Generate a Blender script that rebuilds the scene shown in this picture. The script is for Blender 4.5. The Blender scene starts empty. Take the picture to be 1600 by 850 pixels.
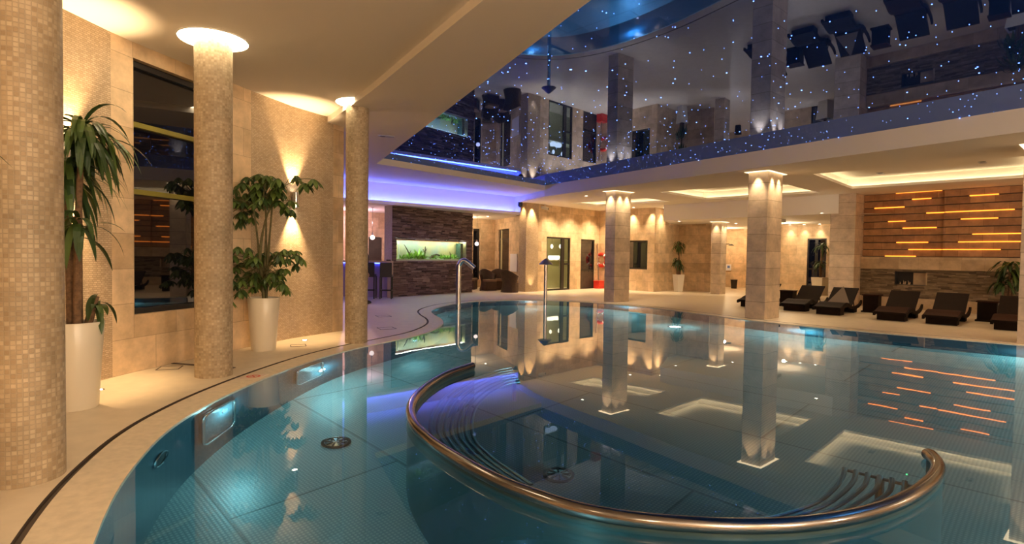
import bpy, bmesh, math, random
from mathutils import Vector, Matrix
from mathutils.geometry import tessellate_polygon
random.seed(7)
PI = math.pi
S = bpy.context.scene
COL = S.collection
# ------------------------------------------------------------------ camera model (1600x850 frame)
F = 880.0; CX, CY = 800.0, 425.0; HC = 1.45
PITCH = math.radians(-1.68); ROLL = math.radians(0.83)
def ray(px, py):
    x = (px-CX)/F; y = -(py-CY)/F
    c, s = math.cos(ROLL), math.sin(ROLL)
    x, y = x*c-y*s, x*s+y*c
    cp, sp = math.cos(PITCH), math.sin(PITCH)
    return Vector((x, cp-y*sp, sp+y*cp))
def at(px, py, z):
    d = ray(px, py); t = (z-HC)/d.z
    return Vector((d.x*t, d.y*t, z))
def zat(px, py, X, Y):
    d = ray(px, py); t = (X*d.x+Y*d.y)/(d.x**2+d.y**2)
    return HC+t*d.z
def on_line(px, a, b, py=400):
    """plan point where the sight line of pixel column px crosses the plan line a-b"""
    d = ray(px, py); m = d.x/d.y
    dx, dy = b[0]-a[0], b[1]-a[1]
    t = (m*a[1]-a[0])/(dx-m*dy)
    return (a[0]+t*dx, a[1]+t*dy)
def uw(px, py, D, n=1.333):
    d = ray(px, py).normalized(); t = -HC/d.z
    h = math.hypot(d.x, d.y)/n; v = math.sqrt(1-h*h); k = D/v/n
    return Vector((d.x*t+d.x*k, d.y*t+d.y*k, -D))
# ------------------------------------------------------------------ mesh builder
class MB:
    def __init__(s): s.v = []; s.f = []; s.uv = []; s.col = []
    def face(s, pts, uvs=None, col=0.5):
        i = len(s.v); s.v += [tuple(p) for p in pts]
        s.f.append(tuple(range(i, i+len(pts))))
        s.uv.append(uvs or [(p[0]+p[1], p[2]) for p in pts]); s.col.append(col)
    def grid(s, rows, closed_u=False, uvs=None, col=0.5):
        """rows: list of rings/lines of points"""
        base = len(s.v); n = len(rows[0])
        for r in rows: s.v += [tuple(p) for p in r]
        m = n if closed_u else n-1
        for j in range(len(rows)-1):
            for i in range(m):
                i2 = (i+1) % n
                s.f.append((base+j*n+i, base+j*n+i2, base+(j+1)*n+i2, base+(j+1)*n+i))
                if uvs: s.uv.append([uvs(i, j), uvs(i+1, j), uvs(i+1, j+1), uvs(i, j+1)])
                else: s.uv.append([(i, j), (i+1, j), (i+1, j+1), (i, j+1)])
                s.col.append(col)
    def box(s, c, d, rz=0, M=None, col=0.5):
        hx, hy, hz = d[0]/2, d[1]/2, d[2]/2
        R = Matrix.Rotation(rz, 3, 'Z') if M is None else M
        P = [Vector(c)+R@Vector((sx*hx, sy*hy, sz*hz)) for sx in (-1, 1) for sy in (-1, 1) for sz in (-1, 1)]
        for q in ((0,1,3,2),(4,6,7,5),(0,4,5,1),(2,3,7,6),(0,2,6,4),(1,5,7,3)):
            pts = [P[k] for k in q]
            e1 = (pts[1]-pts[0]).length; e2 = (pts[3]-pts[0]).length
            s.face(pts, [(0,0),(e1,0),(e1,e2),(0,e2)], col)
    def prism(s, poly, z0, z1, caps=True, col=0.5):
        n = len(poly); L = 0
        for i in range(n):
            a, b = poly[i], poly[(i+1) % n]; l = math.hypot(b[0]-a[0], b[1]-a[1])
            s.face([(a[0],a[1],z0),(b[0],b[1],z0),(b[0],b[1],z1),(a[0],a[1],z1)], [(L,z0),(L+l,z0),(L+l,z1),(L,z1)], col)
            L += l
        if caps:
            s.poly(poly, z0, col=col, flip=True); s.poly(poly, z1, col=col)
    def poly(s, outer, z, holes=(), col=0.5, flip=False):
        loops = [[Vector((p[0], p[1], 0)) for p in outer]]+[[Vector((p[0], p[1], 0)) for p in h] for h in holes]
        flat = [p for l in loops for p in l]
        for t in tessellate_polygon(loops):
            pts = [flat[k] for k in t]
            ar = (pts[1]-pts[0]).cross(pts[2]-pts[0]).z
            if (ar < 0) != flip: pts.reverse()
            s.face([(p.x, p.y, z) for p in pts], [(p.x, p.y) for p in pts], col)
    def tube(s, path, r, n=10, caps=True, col=0.5):
        path = [Vector(p) for p in path]; rr = r if isinstance(r, (list, tuple)) else [r]*len(path)
        rows = []; up = None
        for i, p in enumerate(path):
            t = (path[min(i+1, len(path)-1)]-path[max(i-1, 0)]).normalized()
            if up is None:
                up = Vector((0,0,1)) if abs(t.z) < .9 else Vector((1,0,0))
            a = (up-t*up.dot(t)).normalized(); b = t.cross(a); up = a
            rows.append([p+(a*math.cos(2*PI*k/n)+b*math.sin(2*PI*k/n))*rr[i] for k in range(n)])
        s.grid(rows, True, col=col)
        if caps:
            s.face(list(reversed(rows[0])), col=col); s.face(rows[-1], col=col)
    def lathe(s, prof, c=(0,0,0), n=28, col=0.5, a0=0, a1=2*PI):
        full = abs(a1-a0-2*PI) < 1e-6
        k = n if full else n+1
        rows = []
        R = max(r for r, z in prof)
        for r, z in prof:
            rows.append([(c[0]+r*math.cos(a0+(a1-a0)*i/n), c[1]+r*math.sin(a0+(a1-a0)*i/n), c[2]+z) for i in range(k)])
        zz = [c[2]+z for r, z in prof]
        s.grid(rows, full, uvs=lambda i, j: ((a0+(a1-a0)*i/n)*R, zz[j]), col=col)
    def disc(s, c, r, n=24, N=(0,0,1), col=0.5):
        N = Vector(N).normalized(); a = N.orthogonal().normalized(); b = N.cross(a)
        s.face([Vector(c)+(a*math.cos(2*PI*i/n)+b*math.sin(2*PI*i/n))*r for i in range(n)], col=col)
    def sphere(s, c, r, n=16, m=10, sc=(1,1,1), col=0.5):
        rows = [[(c[0]+sc[0]*r*math.sin(PI*j/m)*math.cos(2*PI*i/n), c[1]+sc[1]*r*math.sin(PI*j/m)*math.sin(2*PI*i/n), c[2]+sc[2]*r*math.cos(PI*j/m)) for i in range(n)] for j in range(m+1)]
        s.grid(rows, True, col=col)
    def leaf(s, base, d, length, width, droop=.5, n=5, up=(0,0,1), col=0.5, fold=.15):
        """a blade: starts along d and bends down"""
        d = Vector(d).normalized(); p = Vector(base); rows = []
        for i in range(n+1):
            t = i/n
            side = d.cross(Vector(up))
            if side.length < 1e-3: side = Vector((1,0,0))
            side.normalize(); nn = side.cross(d)
            w = width*.5*(math.sin(PI*min(1, .12+t*.88))**.75)
            if i == n: w = .001
            rows.append([p-side*w+nn*w*fold, p, p+side*w+nn*w*fold])
            d = (d+Vector((0,0,-1))*droop/n).normalized()
            p = p+d*(length/n)
        s.grid(rows, col=col)
    def build(s, name, mat, parent=None, smooth=False, merge=True, angle=35):
        me = bpy.data.meshes.new(name)
        me.from_pydata(s.v, [], s.f)
        ul = me.uv_layers.new(name='UVMap')
        flat = [c for f in s.uv for uv in f for c in uv]
        ul.data.foreach_set('uv', flat)
        at_ = me.attributes.new('tone', 'FLOAT', 'FACE'); at_.data.foreach_set('value', s.col)
        if merge:
            bm = bmesh.new(); bm.from_mesh(me)
            bmesh.ops.remove_doubles(bm, verts=bm.verts, dist=1e-5)
            bmesh.ops.recalc_face_normals(bm, faces=bm.faces) if smooth else None
            bm.to_mesh(me); bm.free()
        if smooth:
            me.polygons.foreach_set('use_smooth', [True]*len(me.polygons))
            try: me.set_sharp_from_angle(angle=math.radians(angle))
            except Exception: pass
        me.materials.append(mat)
        o = bpy.data.objects.new(name, me); COL.objects.link(o)
        if parent is not None: o.parent = parent
        return o
def catmull(pts, per=6, closed=False):
    out = []; n = len(pts); P = [Vector(p) if len(p) == 3 else Vector((p[0], p[1], 0)) for p in pts]
    rng = range(n) if closed else range(n-1)
    for i in rng:
        p0 = P[(i-1) % n] if closed else P[max(i-1, 0)]
        p1, p2 = P[i], P[(i+1) % n]
        p3 = P[(i+2) % n] if closed else P[min(i+2, n-1)]
        for k in range(per):
            t = k/per
            out.append(.5*((2*p1)+(-p0+p2)*t+(2*p0-5*p1+4*p2-p3)*t*t+(-p0+3*p1-3*p2+p3)*t**3))
    if not closed: out.append(P[-1])
    return out
def offset(path, d, closed=False):
    out = []; n = len(path)
    for i in range(n):
        a = path[(i-1) % n] if closed else path[max(i-1, 0)]
        b = path[(i+1) % n] if closed else path[min(i+1, n-1)]
        t = (Vector(b)-Vector(a)); t.z = 0; t.normalize()
        out.append(Vector((path[i][0]-t.y*d, path[i][1]+t.x*d, path[i][2] if len(path[i]) > 2 else 0)))
    return out
def setp(o, label=None, cat=None, group=None, kind=None):
    if label: o['label'] = label
    if cat: o['category'] = cat
    if group: o['group'] = group
    if kind: o['kind'] = kind
    return o
def thing(name, label, cat, loc=(0,0,0), rz=0, group=None):
    o = bpy.data.objects.new(name, None); COL.objects.link(o)
    o.location = loc; o.rotation_euler = (0, 0, rz); o.empty_display_size = .1
    return setp(o, label, cat, group)
def struct(name, mb, mat, smooth=False):
    return setp(mb.build(name, mat, None, smooth), kind='structure')
def dup(root, loc, rz, label, group=None):
    r = root.copy(); COL.objects.link(r); r.location = loc; r.rotation_euler = (0, 0, rz); r['label'] = label
    if group: r['group'] = group
    for ch in list(root.children):
        c = ch.copy(); COL.objects.link(c); c.parent = r
        for g in list(ch.children):
            d = g.copy(); COL.objects.link(d); d.parent = c
    return r
# ------------------------------------------------------------------ materials
class NT:
    def __init__(s, name):
        s.m = bpy.data.materials.new(name); s.m.use_nodes = True
        s.t = s.m.node_tree; s.t.nodes.clear(); s.out = s.t.nodes.new('ShaderNodeOutputMaterial')
    def n(s, typ, **kw):
        nd = s.t.nodes.new('ShaderNode'+typ)
        for k, v in kw.items():
            if k.startswith('_'): setattr(nd, k[1:], v)
            else:
                key = int(k[1:]) if k[0] == 'i' and k[1:].isdigit() else k.replace('__', ' ')
                if isinstance(v, bpy.types.NodeSocket): s.t.links.new(v, nd.inputs[key])
                else: nd.inputs[key].default_value = v
        return nd
    def surf(s, sock): s.t.links.new(sock, s.out.inputs['Surface'])
    def mix(s, a, b, fac, mode='MIX'):
        nd = s.t.nodes.new('ShaderNodeMix'); nd.data_type = 'RGBA'; nd.blend_type = mode
        for sock, v in ((nd.inputs[0], fac), (nd.inputs[6], a), (nd.inputs[7], b)):
            if isinstance(v, bpy.types.NodeSocket): s.t.links.new(v, sock)
            else: sock.default_value = v if not isinstance(v, tuple) else (v+(1,))[:4]
        return nd.outputs[2]
    def ramp(s, fac, stops):
        nd = s.t.nodes.new('ShaderNodeValToRGB'); s.t.links.new(fac, nd.inputs[0])
        el = nd.color_ramp.elements
        while len(el) < len(stops): el.new(.5)
        for e, (p, c) in zip(el, stops): e.position = p; e.color = (c+(1,))[:4]
        return nd.outputs[0]
def c4(c): return (c[0], c[1], c[2], 1)
def plain(name, col, rough=.5, metal=0, spec=.5, noise=0, nscale=8, emis=None, estr=0, trans=0):
    t = NT(name)
    b = t.n('BsdfPrincipled', Roughness=rough, Metallic=metal, Base__Color=c4(col))
    b.inputs['Specular IOR Level'].default_value = spec
    if noise:
        tc = t.n('TexCoord'); nz = t.n('TexNoise', Vector=tc.outputs['Object'], Scale=nscale, Detail=5)
        lo = tuple(max(0, c*(1-noise)) for c in col); hi = tuple(min(1, c*(1+noise)) for c in col)
        t.t.links.new(t.ramp(nz.outputs[0], [(.3, lo), (.7, hi)]), b.inputs['Base Color'])
    if emis:
        b.inputs['Emission Color'].default_value = c4(emis); b.inputs['Emission Strength'].default_value = estr
    if trans: b.inputs['Transmission Weight'].default_value = trans
    t.surf(b.outputs[0]); return t.m
def emit(name, col, st, mis='AUTO'):
    t = NT(name); e = t.n('Emission', Color=c4(col), Strength=st); t.surf(e.outputs[0])
    t.m.cycles.emission_sampling = mis
    return t.m
def tiled(name, w, h, c1, c2, mortar, ms=.004, off=.5, rough=.55, nsc=3.0, nstr=.35, bump=.3, spec=.35, bias=0.0, veins=True, freq=2):
    """stone tile laid on UV metres"""
    t = NT(name)
    uv = t.n('UVMap'); 
    br = t.n('TexBrick', Vector=uv.outputs[0], Color1=c4(c1), Color2=c4(c2), Mortar=c4(mortar), Scale=1.0)
    br.inputs['Mortar Size'].default_value = ms; br.inputs['Mortar Smooth'].default_value = .2
    br.inputs['Bias'].default_value = bias
    br.inputs['Brick Width'].default_value = w; br.inputs['Row Height'].default_value = h
    br.offset = off; br.offset_frequency = freq
    nz = t.n('TexNoise', Vector=uv.outputs[0], Scale=nsc, Detail=6, Roughness=.65)
    col = t.mix(br.outputs[0], t.ramp(nz.outputs[0], [(.3, (1-nstr,)*3), (.7, (1+nstr*.35, 1+nstr*.3, 1+nstr*.25))]), 1.0, 'MULTIPLY')
    b = t.n('BsdfPrincipled', Roughness=rough, Base__Color=col)
    b.inputs['Specular IOR Level'].default_value = spec
    bp = t.n('Bump', Strength=bump, Distance=.006, Height=br.outputs['Fac']); bp.invert = True
    t.t.links.new(bp.outputs[0], b.inputs['Normal'])
    t.surf(b.outputs[0]); return t.m
M = {}
M['trav'] = tiled('travertine_wall', .61, .41, (.80,.61,.40), (.56,.40,.24), (.46,.34,.22), bias=-.05)
M['trav_pillar'] = tiled('travertine_pillar', 3.0, .41, (.70,.57,.43), (.58,.46,.34), (.30,.24,.17), ms=.006)
M['trav_big'] = tiled('travertine_ledge', .52, .5, (.62,.46,.29), (.46,.32,.19), (.4,.3,.2), off=0)
M['mos_wall'] = tiled('mosaic_wall', .05, .022, (.66,.52,.36), (.50,.37,.24), (.40,.3,.2), ms=.0035, off=.37, nsc=1.6, nstr=.2, bump=.8)
M['mos_col'] = tiled('mosaic_column', .029, .029, (.53,.42,.28), (.34,.25,.15), (.40,.32,.22), ms=.003, off=0, nsc=2.2, nstr=.3, bump=.9)
M['floor'] = plain('cream_stone_floor', (.66,.56,.42), .42, noise=.06, nscale=6)
M['coping'] = plain('pale_coping_stone', (.66,.56,.42), .45, noise=.10, nscale=14)
M['groove'] = plain('dark_drain_slot', (.10,.07,.05), .7)
M['ceil'] = plain('painted_plaster', (.82,.77,.70), .85, spec=.1)
M['white'] = plain('white_gloss_plastic', (.74,.70,.62), .3)
M['pot'] = plain('cream_lacquer', (.70,.63,.50), .28)
M['soil'] = plain('dark_soil', (.035,.022,.015), .95, noise=.5, nscale=60)
M['black'] = plain('black_frame', (.018,.015,.014), .35)
M['steel'] = plain('brushed_steel', (.62,.62,.64), .22, metal=1)
M['steel_dark'] = plain('underwater_steel', (.20,.26,.29), .30, metal=.8)
M['chrome'] = plain('chrome', (.8,.8,.82), .08, metal=1)
M['red'] = plain('red_paint', (.62,.035,.02), .4)
M['olive'] = plain('olive_mullion', (.20,.17,.03), .4)
M['bark'] = plain('brown_bark', (.16,.09,.045), .85, noise=.4, nscale=30)
M['gstem'] = plain('green_brown_stem', (.11,.095,.035), .7, noise=.3, nscale=20)
M['wicker_blk'] = tiled('dark_wicker', .03, .016, (.026,.012,.006), (.016,.007,.004), (.006,.003,.002), ms=.003, rough=.65, spec=.15, nsc=10, nstr=.3, bump=.8)
M['wicker_red'] = tiled('red_brown_wicker', .03, .016, (.062,.019,.009), (.042,.012,.006), (.01,.005,.003), ms=.003, rough=.65, spec=.15, nsc=10, nstr=.3, bump=.8)
M['wicker_br'] = tiled('brown_wicker', .03, .016, (.13,.065,.035), (.08,.04,.022), (.02,.01,.006), ms=.003, rough=.55, nsc=10, nstr=.3, bump=.8)
M['dkwood'] = plain('dark_panel', (.05,.034,.026), .45, noise=.3, nscale=5)
M['towel'] = plain('grey_brown_towel', (.17,.13,.10), .95)
M['counter'] = plain('bar_counter_stone', (.50,.36,.32), .3, noise=.1)
M['sign'] = plain('white_sign_board', (.80,.78,.80), .4)
M['signgrey'] = plain('grey_print', (.42,.42,.46), .5)
M['signred'] = plain('red_print', (.65,.06,.05), .5)
M['cloth'] = plain('dark_clothing', (.02,.018,.022), .9)
M['skin'] = plain('skin', (.52,.32,.22), .55)
M['hair'] = plain('dark_hair', (.02,.013,.01), .6)
M['leather'] = plain('black_leather', (.02,.016,.02), .4)
def leafmat(name, a, b):
    t = NT(name); at_ = t.n('Attribute', _attribute_name='tone')
    col = t.ramp(at_.outputs['Fac'], [(0, a), (1, b)])
    p = t.n('BsdfPrincipled', Roughness=.42, Base__Color=col)
    tr = t.n('BsdfTranslucent', Color=col); mx = t.n('MixShader', i0=.18, i1=p.outputs[0], i2=tr.outputs[0])
    t.surf(mx.outputs[0]); return t.m
M['leaf'] = leafmat('palm_leaf', (.02,.045,.01), (.085,.14,.028))
M['leaf2'] = leafmat('umbrella_leaf', (.022,.05,.012), (.13,.20,.04))
M['aqleaf'] = leafmat('water_plant_leaf', (.12,.32,.03), (.45,.75,.12))
def stone_strip(name, cols, rough=.75):
    t = NT(name); at_ = t.n('Attribute', _attribute_name='tone'); tc = t.n('TexCoord')
    mp = t.n('Mapping', Vector=tc.outputs['Object']); mp.inputs['Scale'].default_value = (4, 4, 22)
    nz = t.n('TexNoise', Vector=mp.outputs[0], Scale=1.5, Detail=6, Roughness=.7)
    col = t.mix(t.ramp(at_.outputs['Fac'], cols), t.ramp(nz.outputs[0], [(.3, (.55,.55,.55)), (.7, (1.15,1.12,1.08))]), 1.0, 'MULTIPLY')
    p = t.n('BsdfPrincipled', Roughness=rough, Base__Color=col); t.surf(p.outputs[0])
    bp = t.n('Bump', Strength=.6, Distance=.01, Height=nz.outputs[0]); t.t.links.new(bp.outputs[0], p.inputs['Normal'])
    return t.m
M['slate'] = stone_strip('purple_brown_slate', [(0, (.05,.03,.03)), (.4, (.135,.082,.075)), (.75, (.22,.15,.135)), (1, (.32,.24,.22))])
M['ledgestone'] = stone_strip('grey_brown_ledgestone', [(0, (.09,.06,.035)), (.5, (.22,.155,.09)), (1, (.34,.26,.17))])
def pool_floor_mat():
    t = NT('pool_dimpled_floor'); uv = t.n('UVMap')
    mp = t.n('Mapping', Vector=uv.outputs[0]); mp.inputs['Rotation'].default_value = (0, 0, .78)
    vo = t.n('TexVoronoi', Vector=mp.outputs[0], Scale=31.0); vo.inputs['Randomness'].default_value = 0
    br = t.n('TexBrick', Vector=mp.outputs[0], Color1=(.95,.95,.95,1), Color2=(.88,.88,.88,1), Mortar=(.5,.5,.5,1), Scale=1.0)
    br.inputs['Brick Width'].default_value = 4.6; br.inputs['Row Height'].default_value = 1.55; br.inputs['Mortar Size'].default_value = .014
    dots = t.ramp(vo.outputs['Distance'], [(.16, (.44,.54,.53)), (.44, (.27,.36,.37))])
    col = t.mix(dots, br.outputs[0], 1.0, 'MULTIPLY')
    p = t.n('BsdfPrincipled', Base__Color=col, Roughness=.35, Metallic=.15)
    bp = t.n('Bump', Strength=.25, Distance=.004, Height=vo.outputs['Distance']); bp.invert = True
    t.t.links.new(bp.outputs[0], p.inputs['Normal']); t.surf(p.outputs[0]); return t.m
M['poolfloor'] = pool_floor_mat()
M['poolwall'] = tiled('pool_steel_lining', 1.45, 4.0, (.030,.075,.105), (.022,.06,.09), (.05,.09,.1), ms=.008, rough=.3, nsc=1, nstr=.15, bump=.2)
def water_mat():
    t = NT('pool_water_surface')
    fr = t.n('Fresnel', IOR=1.41)
    rf = t.n('BsdfRefraction', Color=(.86,.97,.96,1), Roughness=0, IOR=1.333)
    gl = t.n('BsdfGlossy', Color=(1,1,1,1), Roughness=0)
    tc = t.n('TexCoord'); nz = t.n('TexNoise', Vector=tc.outputs['Object'], Scale=1.1, Detail=2)
    bp = t.n('Bump', Strength=.012, Distance=.05, Height=nz.outputs[0])
    for nd in (fr, rf, gl): t.t.links.new(bp.outputs[0], nd.inputs['Normal'])
    mx = t.n('MixShader', i0=fr.outputs[0], i1=rf.outputs[0], i2=gl.outputs[0]); t.surf(mx.outputs[0]); return t.m
M['water'] = water_mat()
def mirror_panel(name, base, tint, fac, ior=None):
    t = NT(name); d = t.n('BsdfDiffuse', Color=c4(base)); g = t.n('BsdfGlossy', Color=c4(tint), Roughness=.015)
    mx = t.n('MixShader', i0=fac, i1=d.outputs[0], i2=g.outputs[0])
    if ior:
        fr = t.n('Fresnel', IOR=ior); t.t.links.new(fr.outputs[0], mx.inputs[0])
    t.surf(mx.outputs[0]); return t.m
M['starpanel'] = mirror_panel('glossy_night_blue_panel', (.016,.075,.48), (.24,.35,.78), .66)
M['nightglass'] = mirror_panel('dark_window_glass', (.004,.004,.006), (.9,.9,.95), .2, 2.1)
def clear_glass():
    t = NT('clear_glass'); tr = t.n('BsdfTransparent', Color=(.93,.96,.94,1)); g = t.n('BsdfGlossy', Roughness=.01)
    lw_ = t.n('LayerWeight', Blend=.5); pw = t.n('Math', _operation='POWER', i0=lw_.outputs['Facing'], i1=5.0)
    ma = t.n('Math', _operation='MULTIPLY_ADD', i0=pw.outputs[0], i1=.9, i2=.04)
    mx = t.n('MixShader', i0=ma.outputs[0], i1=tr.outputs[0], i2=g.outputs[0]); t.surf(mx.outputs[0]); return t.m
M['glass'] = clear_glass()
WARM = (1.0, .66, .32); WARM2 = (1.0, .74, .44); COOL = (.40, .88, .95)
M['e_halo'] = emit('lit_halo_diffuser', (1, .80, .50), 14)
M['e_collar'] = emit('lit_collar_diffuser', (1, .74, .42), 1.8)
M['e_cove'] = emit('warm_cove_led', (1, .80, .46), 4.5)
M['e_blue'] = emit('blue_cove_led', (.08, .12, 1.0), 25)
M['e_bluebar'] = emit('bar_blue_led', (.06, .10, 1.0), 5)
M['e_orange'] = emit('amber_led', (1, .25, .025), 1.6)
M['e_star'] = emit('star_fibre_glow', (.15, .32, 1.0), 4.0, 'NONE')
M['e_lens'] = emit('lamp_lens', (1, .88, .7), 10, 'NONE')
M['e_cool'] = emit('cool_led_dot', (.82, .84, 1.0), 8, 'NONE')
M['e_pool'] = emit('pool_lamp_lens', (.75, .97, 1.0), 8, 'NONE')
M['e_poolblue'] = emit('pool_blue_lens', (.05, .35, 1.0), 4, 'NONE')
M['e_aq'] = emit('aquarium_tube', (.88, 1.0, .82), 9)
M['e_green'] = emit('green_indicator', (.1, 1, .3), 4, 'NONE')
M['e_bowl'] = emit('lit_glass_bowl', (1, .86, .58), 1.6)
M['glassball'] = plain('pale_glass_ball', (.8,.78,.8), .1, emis=(1,.85,.8), estr=.8)
# ------------------------------------------------------------------ lights
GL = 1.0
def spot(loc, tgt, W, ang=60, col=WARM, blend=.6, rad=.03):
    l = bpy.data.lights.new('spot_lamp', 'SPOT'); l.energy = W; l.spot_size = math.radians(ang); l.spot_blend = blend
    l.color = col; l.shadow_soft_size = rad
    o = bpy.data.objects.new('spot_lamp', l); COL.objects.link(o); o.location = loc
    o.rotation_euler = (Vector(tgt)-Vector(loc)).to_track_quat('-Z', 'Y').to_euler(); return o
def point(loc, W, col=WARM, rad=.06):
    l = bpy.data.lights.new('point_lamp', 'POINT'); l.energy = W; l.color = col; l.shadow_soft_size = rad
    o = bpy.data.objects.new('point_lamp', l); COL.objects.link(o); o.location = loc; return o
# ------------------------------------------------------------------ plan
U = Vector((.707, -.707)); V = Vector((.707, .707))           # the building's grid
ZL, ZB, ZP, ZR, ZBAR, ZALC = 3.88, 3.78, 3.95, 3.56, 3.06, 3.0
# ---- pool
DEPTH = 1.55
EDGE_CTRL = [(-1.0,1.0),(-1.62,2.0),(-2.07,2.78),(-2.36,3.35),(-2.58,3.9),(-2.75,4.45),(-2.84,5.0),(-2.87,5.75),(-2.80,6.7),(-2.63,7.75),(-2.35,8.62),(-1.98,9.4),(-1.63,10.2),(-1.46,11.05),(-1.44,11.9),(-1.60,12.75),(-1.88,13.6),(-2.06,14.5),(-2.0,15.5),(-1.68,16.6),(-1.05,17.65),(0,18.2),(1.2,18.35),(2.2,18.0),(3.25,17.15),(4.25,15.9),(4.95,14.65),(5.55,13.5),(6.25,12.5),(7.2,11.55),(8.2,10.65),(9.0,9.95)]
EDGE = catmull(EDGE_CTRL, 5)
POOL = EDGE+[Vector(p) for p in ((9.75,9.25,0),(12.5,6.2,0),(12.5,-3.2,0),(-.4,-3.2,0),(-.55,-.5,0))]
GROOVE_IN = offset(EDGE, .31); GROOVE_OUT = offset(EDGE, .355)
far = [Vector(p) for p in ((10.05,9.65,0),(13.0,6.5,0),(13.0,-3.6,0),(-.8,-3.6,0),(-.95,-.6,0))]
fo = [Vector(p) for p in ((10.08,9.7,0),(13.05,6.52,0),(13.05,-3.65,0),(-.85,-3.65,0),(-1.0,-.6,0))]
RING_IN = GROOVE_IN+far; RING_OUT = GROOVE_OUT+fo
mb = MB(); mb.poly([(-11,-5),(17,-5),(17,34),(-11,34)], 0, [RING_OUT]); struct('floor', mb, M['floor'])
mb = MB(); mb.poly([tuple(p) for p in RING_IN], 0, [POOL])
mb.grid([[(p.x,p.y,0) for p in POOL+POOL[:1]], [(p.x,p.y,-.05) for p in POOL+POOL[:1]]])
struct('trim_1', mb, M['coping'])['label'] = 'pale stone coping around the curved pool edge'
mb = MB(); mb.poly([tuple(p) for p in RING_OUT], -.03, [RING_IN])
mb.grid([[(p.x,p.y,0) for p in RING_OUT+RING_OUT[:1]], [(p.x,p.y,-.03) for p in RING_OUT+RING_OUT[:1]]])
mb.grid([[(p.x,p.y,0) for p in RING_IN+RING_IN[:1]], [(p.x,p.y,-.03) for p in RING_IN+RING_IN[:1]]])
struct('trim_2', mb, M['groove'])
mb = MB(); L = [0]
PP = POOL+POOL[:1]
for a, b in zip(PP, PP[1:]): L.append(L[-1]+(b-a).length)
mb.grid([[(p.x,p.y,-DEPTH) for p in PP], [(p.x,p.y,-.05) for p in PP]], uvs=lambda i, j: (L[i], j*1.5))
struct('wall_pool', mb, M['poolwall'])
mb = MB(); mb.poly([tuple(p) for p in POOL], -DEPTH); struct('floor_pool', mb, M['poolfloor'])
mb = MB(); mb.poly([tuple(p) for p in POOL], -.012); struct('pool_water', mb, M['water'])
# ---- left wall (gently curved), panels of mosaic and travertine, one tall window
WALL = [((-5.3,-4.9),'trav'),((-5.05,1.5),'mos_wall'),((-4.72,4.5),'mos_wall'),((-4.58,5.8),'mos_wall'),((-4.52,6.36),'trav'),((-4.47,6.66),'win'),((-4.12,8.05),'trav'),((-3.98,8.58),'mos_wall'),((-3.70,9.45),'mos_wall'),((-3.27,10.27),'trav'),((-3.15,10.5),None)]
def quad(mb, a, b, z0, z1, s0, s1, col=.5):
    mb.face([(a[0],a[1],z0),(b[0],b[1],z0),(b[0],b[1],z1),(a[0],a[1],z1)], [(s0,z0),(s1,z0),(s1,z1),(s0,z1)], col)
mbs = {'trav': MB(), 'mos_wall': MB()}
s = 0
for (a, m), (b, _) in zip(WALL, WALL[1:]):
    l = math.hypot(b[0]-a[0], b[1]-a[1])
    if m == 'win':
        quad(mbs['trav'], a, b, 0, .68, s, s+l); quad(mbs['trav'], a, b, 3.70, ZL+.05, s, s+l)
        n = Vector((-(b[1]-a[1]), b[0]-a[0])).normalized()*.14
        WA, WB = (a[0]+n.x, a[1]+n.y), (b[0]+n.x, b[1]+n.y)
        for p, q in ((a, WA), (b, WB)): quad(mbs['trav'], p, q, .68, 3.70, 0, .14)
        for z in (.68, 3.70): mbs['trav'].face([(a[0],a[1],z),(b[0],b[1],z),(WB[0],WB[1],z),(WA[0],WA[1],z)])
    else:
        quad(mbs[m], a, b, 0, ZL+.05, s, s+l)
    s += l
# the wall's end face and back
e0, e1 = Vector((-3.15,10.5)), Vector((-3.38,10.66))
quad(mbs['trav'], e0, e1, 0, ZL+.05, 0, .28); quad(mbs['trav'], e1, Vector((-9,11.4)), 0, ZL+.05, 0, 5.6)
struct('wall_left', mbs['trav'], M['trav'])
struct('wall_left_mosaic', mbs['mos_wall'], M['mos_wall'])
win = setp(bpy.data.objects.new('window_1', None), 'tall dark window with olive crossbars in the left wall', 'window', kind='structure'); COL.objects.link(win)
win.location = (WA[0], WA[1], .68)
def wl(t, z, off=0):
    d = Vector((WB[0]-WA[0], WB[1]-WA[1])); nn = Vector((d.y, -d.x)).normalized()*off
    return Vector((d.x*t+nn.x, d.y*t+nn.y, z-.68))
mb = MB(); mb.face([wl(0,.68), wl(1,.68), wl(1,3.7), wl(0,3.7)]); mb.build('window_pane', M['nightglass'], win)
ang_w = math.atan2(WB[1]-WA[1], WB[0]-WA[0]); lw = math.hypot(WB[0]-WA[0], WB[1]-WA[1])
for z in (2.95, 2.15):
    mb = MB(); mb.box(wl(.5, z, .035), (lw, .06, .06), ang_w); mb.build('crossbar', M['olive'], win)
mb = MB(); mb.box(wl(.5, .71, .035), (lw, .06, .07), ang_w); mb.box(wl(.5, 3.66, .035), (lw, .06, .07), ang_w)
mb.box(wl(.02, 2.2, .02), (.05, .05, 2.95), ang_w); mb.box(wl(.98, 2.2, .02), (.05, .05, 2.95), ang_w); mb.build('window_frame', M['black'], win)
mb = MB(); mb.box((-4.38,7.2,.004), (.05,1.95,.008), math.atan2(.35,-1.39)-PI/2); struct('trim_3', mb, M['groove'])
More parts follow.
